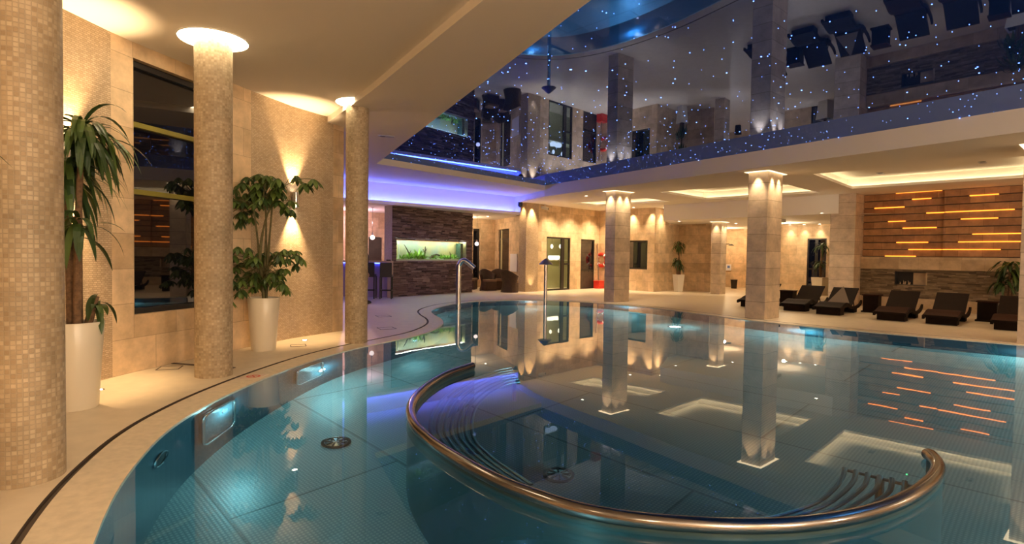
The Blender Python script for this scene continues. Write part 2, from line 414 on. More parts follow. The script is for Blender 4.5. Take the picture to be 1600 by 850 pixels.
# ---- ceilings
BAND = [(3.6,-1.3),(-.27,5.17),(-2.06,8.17),(-3.40,10.24)]
mb = MB(); mb.poly([w[0] for w in WALL[:-1]]+[(-3.40,10.24)]+[BAND[2],BAND[1],BAND[0],(3.6,-5),(-5.3,-5)], ZL, flip=True); struct('ceiling_left', mb, M['ceil'])
mb = MB(); mb.grid([[(p[0],p[1],ZB) for p in BAND], [(p[0],p[1],ZL) for p in BAND]]); struct('trim_4', mb, M['ceil'])
SA, SB_, SC, SD = (-3.56,14.7), (1.12,20.05), (10.9,5.0), (2.95,.1)
FA, FB = (-10.0,13.3), (.30,22.15)          # fascia line over the bar
mb = MB()
mb.poly([BAND[0],BAND[1],BAND[2],BAND[3],(-9.8,11.2),FA,FB,SB_,SA,SD], ZB, flip=True); struct('ceiling_middle', mb, M['ceil'])
mb = MB(); mb.grid([[(p[0],p[1],ZB) for p in (SD,SA,SB_)], [(p[0],p[1],ZP) for p in (SD,SA,SB_)]]); struct('trim_5', mb, M['ceil'])
mb = MB(); mb.poly([SA,SB_,SC,SD], ZP, flip=True); struct('ceiling_star_panel', mb, M['starpanel'])
# star points: pin-pricks of fibre light, set just under the panel
mb = MB(); rnd = random.Random(3)
qa, qb, qc, qd = [Vector(p) for p in (SA,SB_,SC,SD)]
for i in range(1150):
    u, v = rnd.random(), rnd.random()
    p = (qa*(1-u)+qb*u)*(1-v)+(qd*(1-u)+qc*u)*v
    r = rnd.choice([.003,.004,.005,.006,.010]) if p.y > 7 else rnd.choice([.003,.0035,.004,.006])
    mb.lathe([(0,-.004),(r,-.002),(r,0)], (p.x,p.y,ZP-.002), 5)
o = mb.build('star_lights', M['e_star'], None, merge=False); setp(o, 'scattered blue pin-prick star lights in the dark glossy ceiling panel', 'star lights', kind='stuff')
# ---- right-hand lower ceiling with its rim and coves
RIM = [FB, SB_, SC, (13.2,1.5)]
mb = MB(); mb.grid([[(p[0],p[1],ZR) for p in RIM], [(p[0],p[1],ZP+.02) for p in RIM]]); struct('trim_6', mb, M['ceil'])
def cove_quad(Fp, Lp, Rp):
    Fp, Lp, Rp = Vector(Fp), Vector(Lp), Vector(Rp); return [Lp, Lp+Rp-Fp, Rp, Fp]
COVES = [cove_quad((3.43,23.5),(2.3,22.45),(5.9,21.2)), cove_quad((6.95,20.36),(4.7,18.2),(9.6,17.75)), cove_quad((9.98,16.67),(7.37,13.93),(12.75,13.9)), cove_quad((11.2,12.0),(8.75,9.6),(13.6,9.6))]
mb = MB(); mb.poly([RIM[0],RIM[1],RIM[2],RIM[3],(17,1.5),(17,34),(-1.0,34)], ZR, COVES, flip=True); struct('ceiling_right', mb, M['ceil'])
cove_names = ['by the glass doors', 'between the two middle pillars', 'above the loungers', 'at the far right of the room']
for q, nm in zip(COVES, cove_names):
    ctr = sum(q, Vector((0,0)))/4
    out = [p+(p-ctr).normalized()*.24 for p in q]; lipo = [p+(p-ctr).normalized()*.0 for p in q]
    mb = MB()
    mb.grid([[(p.x,p.y,ZR) for p in lipo+lipo[:1]], [(p.x,p.y,ZR+.07) for p in lipo+lipo[:1]]])
    inn = [p+(p-ctr).normalized()*.03 for p in q]
    mb.grid([[(p.x,p.y,ZR+.07) for p in lipo+lipo[:1]], [(p.x,p.y,ZR+.07) for p in inn+inn[:1]]])
    mb.grid([[(p.x,p.y,ZR+.005) for p in out+out[:1]], [(p.x,p.y,ZR+.30) for p in out+out[:1]]])
    mb.poly([tuple(p) for p in out], ZR+.30, flip=True)
    struct('ceiling_cove', mb, M['ceil'])
    led = MB(); mid = [p+(p-ctr).normalized()*.13 for p in q]
    for a, b in zip(mid, mid[1:]+mid[:1]):
        d = b-a; led.box(((a.x+b.x)/2,(a.y+b.y)/2,ZR+.045), (d.length*.97,.03,.02), math.atan2(d.y,d.x))
    setp(led.build('cove_light_strip', M['e_cove']), 'warm light strip hidden in the ceiling cove '+nm, 'light strip', 'ceiling cove light strips')
# ---- blue fascia over the bar with its ledge
fdir = (Vector(FB)-Vector(FA)).normalized(); fn = Vector((fdir.y,-fdir.x))   # towards the pool
def fp(t, off): p = Vector(FA)+fdir*t+fn*off; return (p.x, p.y)
flen = (Vector(FB)-Vector(FA)).length
mb = MB(); quad(mb, fp(0,-.35), fp(flen,-.35), ZBAR, ZB+.1, 0, flen)
mb.prism([fp(0,-.36),fp(0,.0),fp(flen,.0),fp(flen,-.36)], ZBAR, ZBAR+.06)
mb.prism([fp(0,-.03),fp(0,.0),fp(flen,.0),fp(flen,-.03)], ZBAR+.06, ZBAR+.10)
quad(mb, fp(flen,-.36), FB, ZBAR, ZB+.1, 0, .4); quad(mb, FB, (.14,22.7), ZBAR, ZB+.1, 0, .6)
struct('trim_7', mb, M['ceil'])
mb = MB()
mb.poly([FA,fp(0,-.35),fp(flen,-.35),FB], ZB, flip=True); struct('ceiling_bar_edge', mb, M['ceil'])
mb = MB(); a, b = fp(0,-.20), fp(flen,-.20)
mb.box(((a[0]+b[0])/2,(a[1]+b[1])/2,ZBAR+.085), (flen*.99,.03,.03), math.atan2(fdir.y,fdir.x))
setp(mb.build('blue_light_strip', M['e_blue']), 'blue light strip along the ledge above the bar', 'light strip')
mb = MB(); mb.poly([fp(0,-.3),fp(flen,-.3),(.6,26.5),(-3,30),(-11,26)], ZBAR, flip=True); struct('ceiling_bar', mb, M['ceil'])
# ---- back walls
def wall(name, a, b, z0, z1, mat, openings=(), depth=.16, flip=False):
    """openings (s0,s1,za,zb) along a->b; reveals go away from the camera"""
    a, b = Vector(a), Vector(b); d = b-a; Ln = d.length; d = d/Ln
    n = Vector((d.y,-d.x)); 
    if n.dot((a+b)/2) < 0: n = -n
    mb = MB(); xs = sorted({0, Ln, *[o[0] for o in openings], *[o[1] for o in openings]}); zs = sorted({z0, z1, *[o[2] for o in openings], *[o[3] for o in openings]})
    P = lambda s_, off=0: (a.x+d.x*s_+n.x*off, a.y+d.y*s_+n.y*off)
    for s0, s1 in zip(xs, xs[1:]):
        for za, zb in zip(zs, zs[1:]):
            sm, zm = (s0+s1)/2, (za+zb)/2
            if any(o[0] < sm < o[1] and o[2] < zm < o[3] for o in openings): continue
            quad(mb, P(s0), P(s1), za, zb, s0, s1)
    for o in openings:
        s0, s1, za, zb = o[:4]
        for s_ in (s0, s1): quad(mb, P(s_), P(s_, depth), za, zb, 0, depth)
        for z in (za, zb):
            p, q, r, t = P(s0), P(s1), P(s1, depth), P(s0, depth)
            mb.face([(*p,z),(*q,z),(*r,z),(*t,z)])
    struct(name, mb, M[mat]); return P, d, n, math.atan2(d.y, d.x)
def along(a, b, px):
    p = on_line(px, a, b); return math.hypot(p[0]-a[0], p[1]-a[1])*(1 if (p[0]-a[0])*(b[0]-a[0])+(p[1]-a[1])*(b[1]-a[1]) > 0 else -1)
# bar back wall with a dark door and a tall window
a, b = (-9.5,19.35), (-.8,25.8)
od = (along(a,b,576), along(a,b,597), 0, 2.1); ow = (along(a,b,739), along(a,b,750), .35, 2.62)
P, d, n, ang = wall('wall_bar_back', a, b, 0, ZBAR+.02, 'trav', [od, ow])
mb = MB(); c = P((od[0]+od[1])/2,.08); w_ = od[1]-od[0]
dr = setp(bpy.data.objects.new('door_3', None), 'dark plain door behind the bar counter', 'door', kind='structure'); COL.objects.link(dr); dr.location = (c[0],c[1],0)
mb.box((0,0,1.04), (w_,.05,2.08), ang); mb.build('door_leaf', M['dkwood'], dr)
def fwin(name, P, o, ang, label, pane='nightglass', bars=(), depth=.1, th=.06):
    s0, s1, za, zb = o; c = P((s0+s1)/2, depth); w_ = s1-s0
    t = setp(bpy.data.objects.new(name, None), label, 'door' if name.startswith('door') else 'window', kind='structure'); COL.objects.link(t); t.location = (c[0],c[1],za)
    t.rotation_euler = (0,0,ang); h = zb-za
    f = MB()
    for x in (-w_/2+th/2, w_/2-th/2): f.box((x,0,h/2), (th,.07,h))
    for z in (th/2, h-th/2): f.box((0,0,z), (w_-2*th,.07,th))
    for (x0,x1,z0,z1) in bars: f.box(((x0+x1)/2*w_,0,(z0+z1)/2*h), ((x1-x0)*w_,.06,(z1-z0)*h))
    f.build('window_frame' if name.startswith('window') else 'door_frame', M['black'], t)
    g = MB(); g.box((0,.015,h/2), (w_-2*th,.01,h-2*th)); g.build('pane', M[pane], t)
    return t, w_, h
fwin('window_2', P, ow, ang, 'tall narrow dark window at the right end of the slate wall', bars=[(-.5,.5,.76,.79)])
# side wall of the cafe corner with a tall window
a, b = (-.8,25.8), (.28,22.85)
ow = (along(a,b,778), along(a,b,795), .4, 2.6)
P, d, n, ang = wall('wall_cafe', a, b, 0, ZR, 'trav', [ow])
fwin('window_3', P, ow, ang+PI, 'tall narrow dark window behind the wicker tub chairs', bars=[(-.5,.5,.79,.82)])
PS, dS = P, d
# corner pier (mosaic, rounded)
PIER = (.47,22.95)
mb = MB(); pl_ = [(.10,23.0)]+[(PIER[0]+.40*math.cos(t), PIER[1]+.40*math.sin(t)) for t in [PI+.2+(2.35-.2)*i/10 for i in range(11)]]
mb.prism([(.27,22.78),(.54,22.50),(1.05,22.92),(.75,23.4),(.29,23.15)], 0, ZR)
struct('wall_corner_pier', mb, M['mos_wall'])
# wall with the glass doors
a, b = (.98,22.95), (4.02,26.1)
o1 = (along(a,b,854), along(a,b,891), 0, 2.25); o2 = (along(a,b,907.5), along(a,b,929), 0, 2.22)
P, d, n, ang = wall('wall_doors', a, b, 0, ZR, 'trav', [o1, o2])
PD, aD = P, ang
t, w_, h = fwin('door_1', P, o1, ang, 'black framed glass double door left of the middle pillar', pane='glass', bars=[(.14,.26,0,1),(.26,.5,.48,.51)], depth=.06)
hb = MB(); hb.tube([(.02*w_+.0,-.05,.95),(.02*w_,-.09,.98),(.02*w_,-.09,1.28),(.02*w_,-.05,1.31)], .013, 8); hb.build('handle', M['steel'], t)
t, w_, h = fwin('door_2', P, o2, ang, 'dark half glazed door right of the glass double door', bars=[(-.5,.5,.36,.39)], depth=.06)
mb = MB(); mb.box((0,0,h*.18), (w_-.12,.05,h*.36-.06)); mb.build('lower_panel', M['dkwood'], t)
# room seen through the glass door
c0 = P((o1[0]+o1[1])/2, 1.6)
mb = MB(); om = (o1[0]+o1[1])/2; Pm = lambda s_, off, P=P: P(om+s_, off)
quad(mb, Pm(-.9,2.6), Pm(3.6,2.6), 0, 2.9, 0, 4.4); quad(mb, Pm(-.9,.17), Pm(-.9,2.6), 0, 2.9, 0, 2.4); quad(mb, Pm(3.6,.17), Pm(3.6,2.6), 0, 2.9, 0, 2.4)
struct('wall_inner_room', mb, plain('inner_room_paint', (.42,.38,.22), .8))
mb = MB(); mb.poly([Pm(-.9,.17),Pm(3.6,.17),Pm(3.6,2.6),Pm(-.9,2.6)], 2.9, flip=True); struct('ceiling_inner_room', mb, M['ceil'])
def behind(px, off):
    a_, b_ = Pm(-2,off), Pm(6,off); return on_line(px, a_, b_)
q = behind(868,1.3); zc = zat(866,406,*q)
cn = thing('reception_counter', 'pale green counter seen through the glass double door', 'counter', (q[0],q[1],0), ang)
mb = MB(); mb.box((.2,.12,zc/2-.02), (2.4,.4,zc-.04)); mb.build('body', plain('pale_green_panel', (.45,.47,.28), .6), cn)
mb = MB(); mb.box((.2,.12,zc-.02), (2.5,.5,.04)); mb.build('counter_top', plain('pale_top', (.6,.58,.42), .3), cn)
for k, (px, pl2) in enumerate(((861.5,862),(869.5,875.5))):
    q = behind(px,1.3)
    bw = thing('glass_bowl', ['left','right'][k]+' of the two lit white bowls on the counter behind the glass door', 'bowl', (q[0],q[1],zc), ang, 'bowls on the reception counter')
    mb = MB(); mb.lathe([(.05,0),(.11,.02),(.15,.07),(.155,.13),(.135,.19),(.125,.17),(.14,.12),(.08,.03),(0,.02)], n=18); mb.build('bowl_body', M['e_bowl'], bw, True)
    q = behind(pl2,.8); zl = zat(pl2,385,*q)
    pn = thing('pendant_lamp', ['left','right'][k]+' of the two small pendant lamps seen inside the glass door', 'lamp', (q[0],q[1],zl), 0, 'pendant lamps behind the glass door')
    mb = MB(); mb.sphere((0,0,0), .06, sc=(1,1,1.6)); mb.build('lamp_shade', M['e_bowl'], pn, True)
    mb = MB(); mb.tube([(0,0,.08),(0,0,2.9-zl)], .006, 6); mb.build('cord', M['black'], pn)
point((*Pm(1.3,.9),2.5), 40, (1,.85,.5))
# wall turning towards the pool: lifebuoy, dark window
a, b = (4.02,26.1), (6.0,23.8)
ow = (along(a,b,978), along(a,b,1011.5), .93, 2.18)
P, d, n, ang = wall('wall_window_corner', a, b, 0, ZR, 'trav', [ow])
PW, aW = P, ang
fwin('window_4', P, ow, ang+PI, 'dark framed square window beside the middle pillar', th=.07)
a, b = (6.0,23.8), (7.45,25.25); P, d, n, ang = wall('wall_recess', a, b, 0, ZR, 'trav')
PRc = P
a, b = (7.45,25.25), (8.55,24.25); P, d, n, ang = wall('wall_alcove_left', a, b, 0, ZALC+.02, 'trav')
a, b = (8.55,24.25), (10.6,28.8); P, d, n, ang = wall('wall_passage_left', a, b, 0, ZALC+.02, 'trav')
a, b = (9.2,30.3), (13.5,27.3); P, d, n, ang = wall('wall_passage_end', a, b, 0, ZALC+.02, 'trav')
# alcove behind the loungers
a, b = (10.72,25.75), (15.4,21.0)
od = (along(a,b,1261), along(a,b,1291), 0, 2.35)
P, d, n, ang = wall('wall_alcove_back', a, b, 0, ZALC+.02, 'trav', [od]); PA = P
fwin('door_4', P, od, ang+PI, 'dark glazed door at the back of the lounger alcove', bars=[(-.06,.1,0,1),(-.5,.5,.44,.47)], depth=.06)
a, b = (10.72,25.75), (12.2,27.3); wall('wall_passage_right', a, b, 0, ZALC+.02, 'trav')
a, b = (15.4,21.0), (13.0,18.4); wall('wall_alcove_right', a, b, 0, ZALC+.02, 'trav')
# bulkhead between the high ceiling and the alcove
BK0, BK1 = Vector((6.05,22.65)), Vector((10.4,18.04))
mb = MB(); quad(mb, BK0, BK1, ZALC-.06, ZR, 0, 6.3); quad(mb, BK0, (6.9,24.6), ZALC-.06, ZR, 0, 2)
mb.poly([tuple(BK0),(6.9,24.7),(8.6,30.5),(13.5,29),(16.5,21),(12.4,17.5),tuple(BK1)], ZALC-.06, flip=True)
struct('ceiling_alcove', mb, M['ceil'])
# pillar of the lounger wall and the amber slat wall
OP = [(10.24,18.21),(10.76,17.73),(11.5,18.42),(10.9,19.0)]
mb = MB(); mb.prism(OP, 0, ZR); struct('wall_lounger_pillar', mb, M['trav_pillar'])
sd = Vector((.637,-.771)); SW0 = Vector((11.39,18.33)); sn = Vector((-.771,-.637))     # sn faces the pool
def sw(t, off=0): p = SW0+sd*t+sn*off; return (p.x, p.y)
tj = along(tuple(SW0), sw(4), 1474.5)                                               # joint of the two slat fields
TE = 7.0
mb = MB(); quad(mb, sw(0,-.02), sw(TE,-.02), 0, ZR, 0, TE); struct('wall_right', mb, M['groove'])
zb0, zt = 1.59, ZR
rows = 9
hrow = (zt-zb0)/rows
mslat = tiled('amber_travertine_slat', .55, hrow, (.50,.27,.13), (.34,.17,.08), (.16,.08,.04), ms=.003, off=.43, nsc=4)
def slats(t0, t1, off, nm, rows, ztop):
    mb = MB(); h = (ztop-zb0)/rows
    for r in range(rows):
        z0, z1 = zb0+r*h+.013, zb0+(r+1)*h-.013
        for (p, q, s0, s1) in ((sw(t0,off),sw(t1,off),t0,t1),):
            mb.face([(*p,z0),(*q,z0),(*q,z1),(*p,z1)], [(s0,(r+.02)*hrow),(s1,(r+.02)*hrow),(s1,(r+.98)*hrow),(s0,(r+.98)*hrow)])
        for z in (z0, z1): mb.face([(*sw(t0,off),z),(*sw(t1,off),z),(*sw(t1,-.02),z),(*sw(t0,-.02),z)])
        for tt in (t0, t1): mb.face([(*sw(tt,off),z0),(*sw(tt,-.02),z0),(*sw(tt,-.02),z1),(*sw(tt,off),z1)])
    return setp(mb.build(nm, mslat), kind='structure'), h
slats(0, tj, .05, 'wall_right_slats_far', rows, zt); slats(tj, TE, .14, 'wall_right_slats_near', rows, zt)
# amber light bars sit in the gaps: traced per field as (row gap, px0, px1)
LB_L = [(10.62,1396,1470),(9.5,1423,1453),(8.0,1364,1411),(7.0,1445,1475),(5.75,1386,1414),(4.75,1409,1462),(2.4,1400,1450),(1.0,1419,1474),(0.05,1384,1431)]
def bar_t(px, off): a_, b_ = sw(0,off), sw(TE,off); return along(a_, b_, px)
def light_bar(px0, px1, y0, y1, off, lab):
    t0, t1 = bar_t(px0, off), bar_t(px1, off)
    p0, p1 = sw(t0,off), sw(t1,off)
    z = (zat(px0,y0,*p0)+zat(px1,y1,*p1))/2
    h = hrow; z = zb0+round((z-zb0)/h)*h
    z = max(z, zb0+.012)
    c = sw((t0+t1)/2, off+.012)
    o = thing('amber_light_bar', lab, 'light bar', (c[0],c[1],z), math.atan2(sd.y,sd.x), 'amber light bars on the slat wall')
    mb = MB(); mb.box((0,0,0), (t1-t0,.024,.026)); mb.build('diffuser', M['e_orange'], o)
    for sx in (-1,1):
        mb = MB(); mb.box((sx*(t1-t0+.012)/2,0,0), (.012,.028,.03)); mb.build('end_cap', M['black'], o)
Z4 = lambda x, y: (1300+x/4.7233, 280+y/4.7233)
bars_px = [(458,118,797,92,0,'uppermost amber light bar of the far field, just under the ceiling'),(578,158,720,149,0,'short amber light bar second from the top in the far field'),
 (303,223,525,211,0,'amber light bar nearest the lounger pillar, upper left of the far field'),(686,256,826,245,0,'amber light bar touching the joint of the two fields, upper half'),
 (407,319,537,311,0,'shortest amber light bar of the far field, at mid height'),(515,364,767,356,0,'amber light bar at mid height, just below the shortest far one'),
 (473,466,708,461,0,'amber light bar third from the bottom of the far field'),(562,516,814,515,0,'amber light bar near the bottom of the far field, ending at the joint'),
 (393,561,622,561,0,'lowest amber light bar of the far field, resting on the stone ledge'),
 (1000,120,1216,103,1,'uppermost amber light bar of the near field'),(826,238,1336,215,1,'long upper amber light bar of the near field, starting at the joint'),
 (941,289,1217,278,1,'amber light bar below the long upper one of the near field'),(1030,398,1420,391,1,'amber light bar running out of sight at mid height'),
 (928,457,1420,454,1,'second amber light bar from the bottom of the near field'),(814,516,1245,514,1,'lowest amber light bar of the near field, starting at the joint')]
for x0,y0,x1,y1,f_,lab in bars_px:
    p0, p1 = Z4(x0,y0), Z4(x1,y1)
    if x1 >= 1400: p1 = (1640, p1[1]-.6)
    light_bar(p0[0], p1[0], p0[1], p1[1], .05 if f_ == 0 else .14, lab)
# ledge band, ledge stone and plinth under the slats
mb = MB(); mb.prism([sw(-.35,-.02),sw(TE,-.02),sw(TE,.22),sw(-.35,.22)], 1.20, 1.58); struct('trim_8', mb, M['trav_big'])
mb = MB(); mb.prism([sw(-.35,-.02),sw(TE,-.02),sw(TE,.30),sw(-.35,.30)], 0, .33); struct('trim_9', mb, M['trav_big'])
def strip_stone(mb, Pf, s0, s1, z0, z1, holes=(), rh=(.03,.055), wl_=(.12,.42), dep=(.0,.03)):
    """Pf(s,off)->xy; off>0 towards the viewer"""
    rnd = random.Random(int(s1*100)); z = z0
    while z < z1-.005:
        h = min(rnd.uniform(*rh), z1-z); s_ = s0
        if z1-z-h < .02: h = z1-z
        while s_ < s1-.005:
            l = min(rnd.uniform(*wl_), s1-s_)
            segs = [(s_, s_+l)]
            for (h0,h1,ha,hb_) in holes:
                if z+h > ha+.004 and z < hb_-.004:
                    ns = []
                    for x0,x1 in segs:
                        if x1 <= h0 or x0 >= h1: ns.append((x0,x1)); continue
                        if x0 < h0: ns.append((x0,h0))
                        if x1 > h1: ns.append((h1,x1))
                    segs = ns
            o_ = rnd.uniform(*dep); c_ = min(1,max(0,rnd.gauss(.5,.28)))
            for x0,x1 in segs:
                if x1-x0 < .004: continue
                A0,A1,B0,B1 = Pf(x0,o_),Pf(x1,o_),Pf(x0,-.03),Pf(x1,-.03); zz0, zz1 = z+.002, z+h-.002
                mb.face([(*A0,zz0),(*A1,zz0),(*A1,zz1),(*A0,zz1)], col=c_)
                mb.face([(*A0,zz1),(*A1,zz1),(*B1,zz1),(*B0,zz1)], col=c_); mb.face([(*A0,zz0),(*A1,zz0),(*B1,zz0),(*B0,zz0)], col=c_)
                mb.face([(*A0,zz0),(*B0,zz0),(*B0,zz1),(*A0,zz1)], col=c_); mb.face([(*A1,zz0),(*B1,zz0),(*B1,zz1),(*A1,zz1)], col=c_)
            s_ += l
        z += h
fpn = lambda px: along(sw(0,.2), sw(TE,.2), px)
NI = (fpn(1399), fpn(1450), .72, 1.12)
mb = MB(); strip_stone(mb, lambda s_, o_: sw(s_, .18+o_), -.35, TE, .33, 1.20, [NI]); struct('wall_right_stone', mb, M['ledgestone'])
fpz = thing('fireplace', 'dark slot fireplace let into the stone wall behind the loungers', 'fireplace', (*sw((NI[0]+NI[1])/2,.0),NI[2]), math.atan2(sd.y,sd.x))
wN = NI[1]-NI[0]; hN = NI[3]-NI[2]
mb = MB(); mb.box((0,.012,hN/2),(wN,.02,hN)); mb.box((0,-.1,.008),(wN,.2,.016)); mb.box((0,-.1,hN-.008),(wN,.2,.016)); mb.box((-wN/2+.008,-.1,hN/2),(.016,.2,hN)); mb.build('firebox', M['black'], fpz)
mb = MB(); mb.box((wN/2-.02,-.10,hN/2),(.04,.2,hN)); mb.box((wN*.26,-.02,hN/2),(wN*.46,.03,hN)); mb.build('side_panel', M['trav_big'], fpz)
mb = MB()
for k, x in enumerate((-.36,-.25,-.2,-.1,-.06)): mb.tube([(x*wN,-.1,.01),(x*wN+.012,-.1,.05+.03*(k % 3)),(x*wN-.005,-.1,.10+.04*(k % 2))], [.02,.014,.004], 6)
mb.build('pale_stones', M['trav_big'], fpz)
# ---- slate aquarium wall
A0_, A1_ = Vector((-4.01,18.87)), Vector((-1.57,22.08))
ad = (A1_-A0_); AL = ad.length; ad.normalize(); an = Vector((ad.y,-ad.x))      # faces the pool
def aw(s_, o_): p = A0_+ad*s_+an*o_; return (p.x, p.y)
TK = .42
aq0, aq1 = along(tuple(A0_),tuple(A1_),619), along(tuple(A0_),tuple(A1_),729)
AQ = (aq0, aq1, 1.23, 1.92)
mb = MB(); strip_stone(mb, aw, 0, AL, 0, ZBAR, [AQ], rh=(.035,.065), wl_=(.12,.5)); 
struct('wall_slate_facing', mb, M['slate'])
mb = MB()
for s0,s1,z0,z1 in ((0.0,AQ[0],0,ZBAR),(AQ[1],AL,0,ZBAR),(AQ[0],AQ[1],0,AQ[2]),(AQ[0],AQ[1],AQ[3]+.07,ZBAR)):
    mb.prism([aw(s0,-.025),aw(s1,-.025),aw(s1,-TK),aw(s0,-TK)], z0, z1)
struct('wall_aquarium', mb, plain('pale_lilac_render', (.55,.50,.55), .8, noise=.15, nscale=25))
aq = thing('aquarium', 'long lit aquarium set into the dark slate wall', 'aquarium', (*aw((AQ[0]+AQ[1])/2,-.2),AQ[2]), math.atan2(ad.y,ad.x))
wA, hA = AQ[1]-AQ[0], AQ[3]-AQ[2]
mb = MB(); mb.box((0,-.185,hA/2),(wA-.01,.012,hA-.01)); mb.build('front_glass', M['glass'], aq)
t = NT('aquarium_back'); tc = t.n('TexCoord'); gx = t.n('TexNoise', Vector=tc.outputs['Object'], Scale=1.3, Detail=2)
p_ = t.n('BsdfPrincipled', Roughness=.6, Base__Color=t.ramp(gx.outputs[0], [(.35,(.34,.40,.34)),(.6,(.55,.46,.22))])); t.surf(p_.outputs[0])
mb = MB(); mb.box((0,.19,hA/2),(wA,.02,hA)); mb.box((-wA/2+.01,0,hA/2),(.02,.36,hA)); mb.box((wA/2-.01,0,hA/2),(.02,.36,hA)); mb.build('back_panel', t.m, aq)
mb = MB(); rnd = random.Random(5)
mb.box((0,0,.02),(wA-.02,.34,.04))
for k in range(160): mb.sphere((rnd.uniform(-.48,.48)*wA,rnd.uniform(-.16,.12),.045), rnd.uniform(.012,.03), 6, 4)
mb.build('gravel', plain('pale_green_gravel', (.62,.78,.5), .7), aq)
mb = MB(); mb.box((0,-.08,hA+.045),(wA-.1,.12,.03)); mb.build('light_tube', M['e_aq'], aq)
mb = MB(); mb.tube([(-wA*.43,-.02,.05),(-wA*.43,-.02,hA-.05)], .035, 10); mb.build('filter_tube', plain('white_tube', (.75,.85,.8), .4), aq)
mb = MB(); mb.box((wA*.44,-.02,hA*.5),(.14,.24,hA-.08)); mb.build('rock_column', plain('green_rock', (.05,.11,.08), .8, noise=.5, nscale=20), aq)
spA = [(-.30,.30,.02,'tall leaning driftwood branch at the left of the aquarium'),(-.08,.26,.02,'upright forked driftwood in the middle of the aquarium'),(.10,.12,.01,'low arched driftwood lying right of the aquarium centre'),(.30,.2,.0,'small upright driftwood at the right of the aquarium')]
for k,(fx,hh,yy,lab) in enumerate(spA):
    c = Vector((*aw((AQ[0]+AQ[1])/2+fx*wA,-.2),AQ[2]+.045))
    o = thing('driftwood', lab, 'driftwood', c, math.atan2(ad.y,ad.x), 'driftwood in the aquarium')
    mb = MB()
    if k == 0: mb.tube([(.16,0,-.01),(.08,.01,.15),(-.03,0,.32),(-.16,.02,.5)], [.035,.028,.02,.01], 8); mb.tube([(.07,.01,.17),(.14,0,.3)], [.018,.008], 6)
    elif k == 1: mb.tube([(-.1,0,-.01),(0,0,.1),(.06,.02,.25),(.05,0,.45)], [.045,.04,.03,.012], 8); mb.tube([(.04,.01,.2),(-.06,0,.36)], [.022,.01], 6); mb.tube([(.06,0,.28),(.15,.02,.38)], [.018,.008], 6)
    elif k == 2: mb.tube([(-.4,0,-.01),(-.22,0,.12),(0,.02,.17),(.25,0,.12),(.45,0,-.01)], [.03,.035,.03,.028,.02], 8); mb.tube([(-.25,0,.1),(-.05,-.04,.02)], [.02,.012], 6)
    else: mb.tube([(0,0,-.01),(.02,0,.12),(-.01,.01,.28)], [.03,.022,.008], 8); mb.tube([(.01,0,.1),(.09,0,.2)], [.016,.007], 6)
    mb.build('branch', plain('dark_wood_%d' % k, (.05,.035,.025), .8), o, True)
rnd = random.Random(11)
for k in range(9):
    fx = [-.38,-.29,-.22,-.17,-.10,.06,.17,.26,.36][k]; big = [.26,.28,.36,.44,.3,.22,.26,.26,.28][k]
    pos_ = ['at the far left beside the filter tube','behind the leaning branch','right of the leaning branch','tallest one left of the centre','against the forked driftwood','under the arched driftwood','right of the arched driftwood','left of the small upright driftwood','beside the dark rock column'][k]
    c = Vector((*aw((AQ[0]+AQ[1])/2+fx*wA,-.2+rnd.uniform(-.06,.06)),AQ[2]+.04))
    o = thing('aquarium_plant', 'bright green water plant in the aquarium, '+pos_, 'water plant', c, 0, 'plants in the aquarium')
    mb = MB()
    for j in range(40):
        a_ = rnd.uniform(0,2*PI); mb.leaf((.02*math.cos(a_),.02*math.sin(a_),-.01), (math.cos(a_)*.8,math.sin(a_)*.35,rnd.uniform(.5,1.4)), big*rnd.uniform(.6,1.1), .05, .7, 4, col=rnd.random())
    mb.build('leaves', M['aqleaf'], o)
# ---- bar counter, stools, pendants
bd = Vector((-ad.y*0-.80,.60)); B0 = Vector((-3.96,18.60))
br_ = thing('bar_counter', 'pinkish stone bar counter with blue lit underside beside the slate wall', 'counter', (B0.x,B0.y,0), PI)
mb = MB(); mb.box((1.55,0,1.185),(3.1,.34,.06)); mb.build('counter_top', M['counter'], br_)
mb = MB(); mb.box((.06,0,.578),(.12,.32,1.155)); mb.build('end_leg', M['counter'], br_)
mb = MB(); mb.box((1.6,-.14,.578),(3.0,.03,1.155)); mb.build('front_panel', plain('violet_lit_panel', (.34,.25,.42), .5), br_)  # the blue-violet light on this panel is put into its colour
mb = MB(); mb.box((1.6,-.08,1.13),(2.7,.03,.03)); mb.build('light_strip', M['e_bluebar'], br_)
def make_stool(label):
    t = thing('bar_stool', label, 'bar stool', (0,0,0), 0, 'bar stools at the counter')
    mb = MB(); mb.box((0,0,.74),(.36,.36,.08)); mb.build('seat', M['leather'], t)
    mb = MB(); mb.box((0,-.17,.93),(.37,.05,.46)); mb.build('backrest', M['leather'], t)
    for sx in (-1,1):
        for sy in (-1,1):
            mb = MB(); mb.box((sx*.175,sy*.175,.36),(.035,.035,.72)); mb.build('leg', M['black'], t)
    mb = MB()
    for sx in (-1,1): mb.box((sx*.175,0,.27),(.02,.33,.025)); mb.box((0,sx*.175,.27),(.33,.02,.025))
    mb.build('footrest', M['black'], t); return t
st = make_stool('dark bar stool at the bar, next to the end leg of the counter')
def stool_pos(px): p = ray(px,464); return at(px,464,0)
p = at(601,464.5,0); st.location = (-4.04,18.12,0); st.rotation_euler = (0,0,.1)
p = at(577.5,465.5,0); dup(st, (-4.58,18.12,0), .05, 'dark bar stool at the bar, partly behind the slim mosaic column')
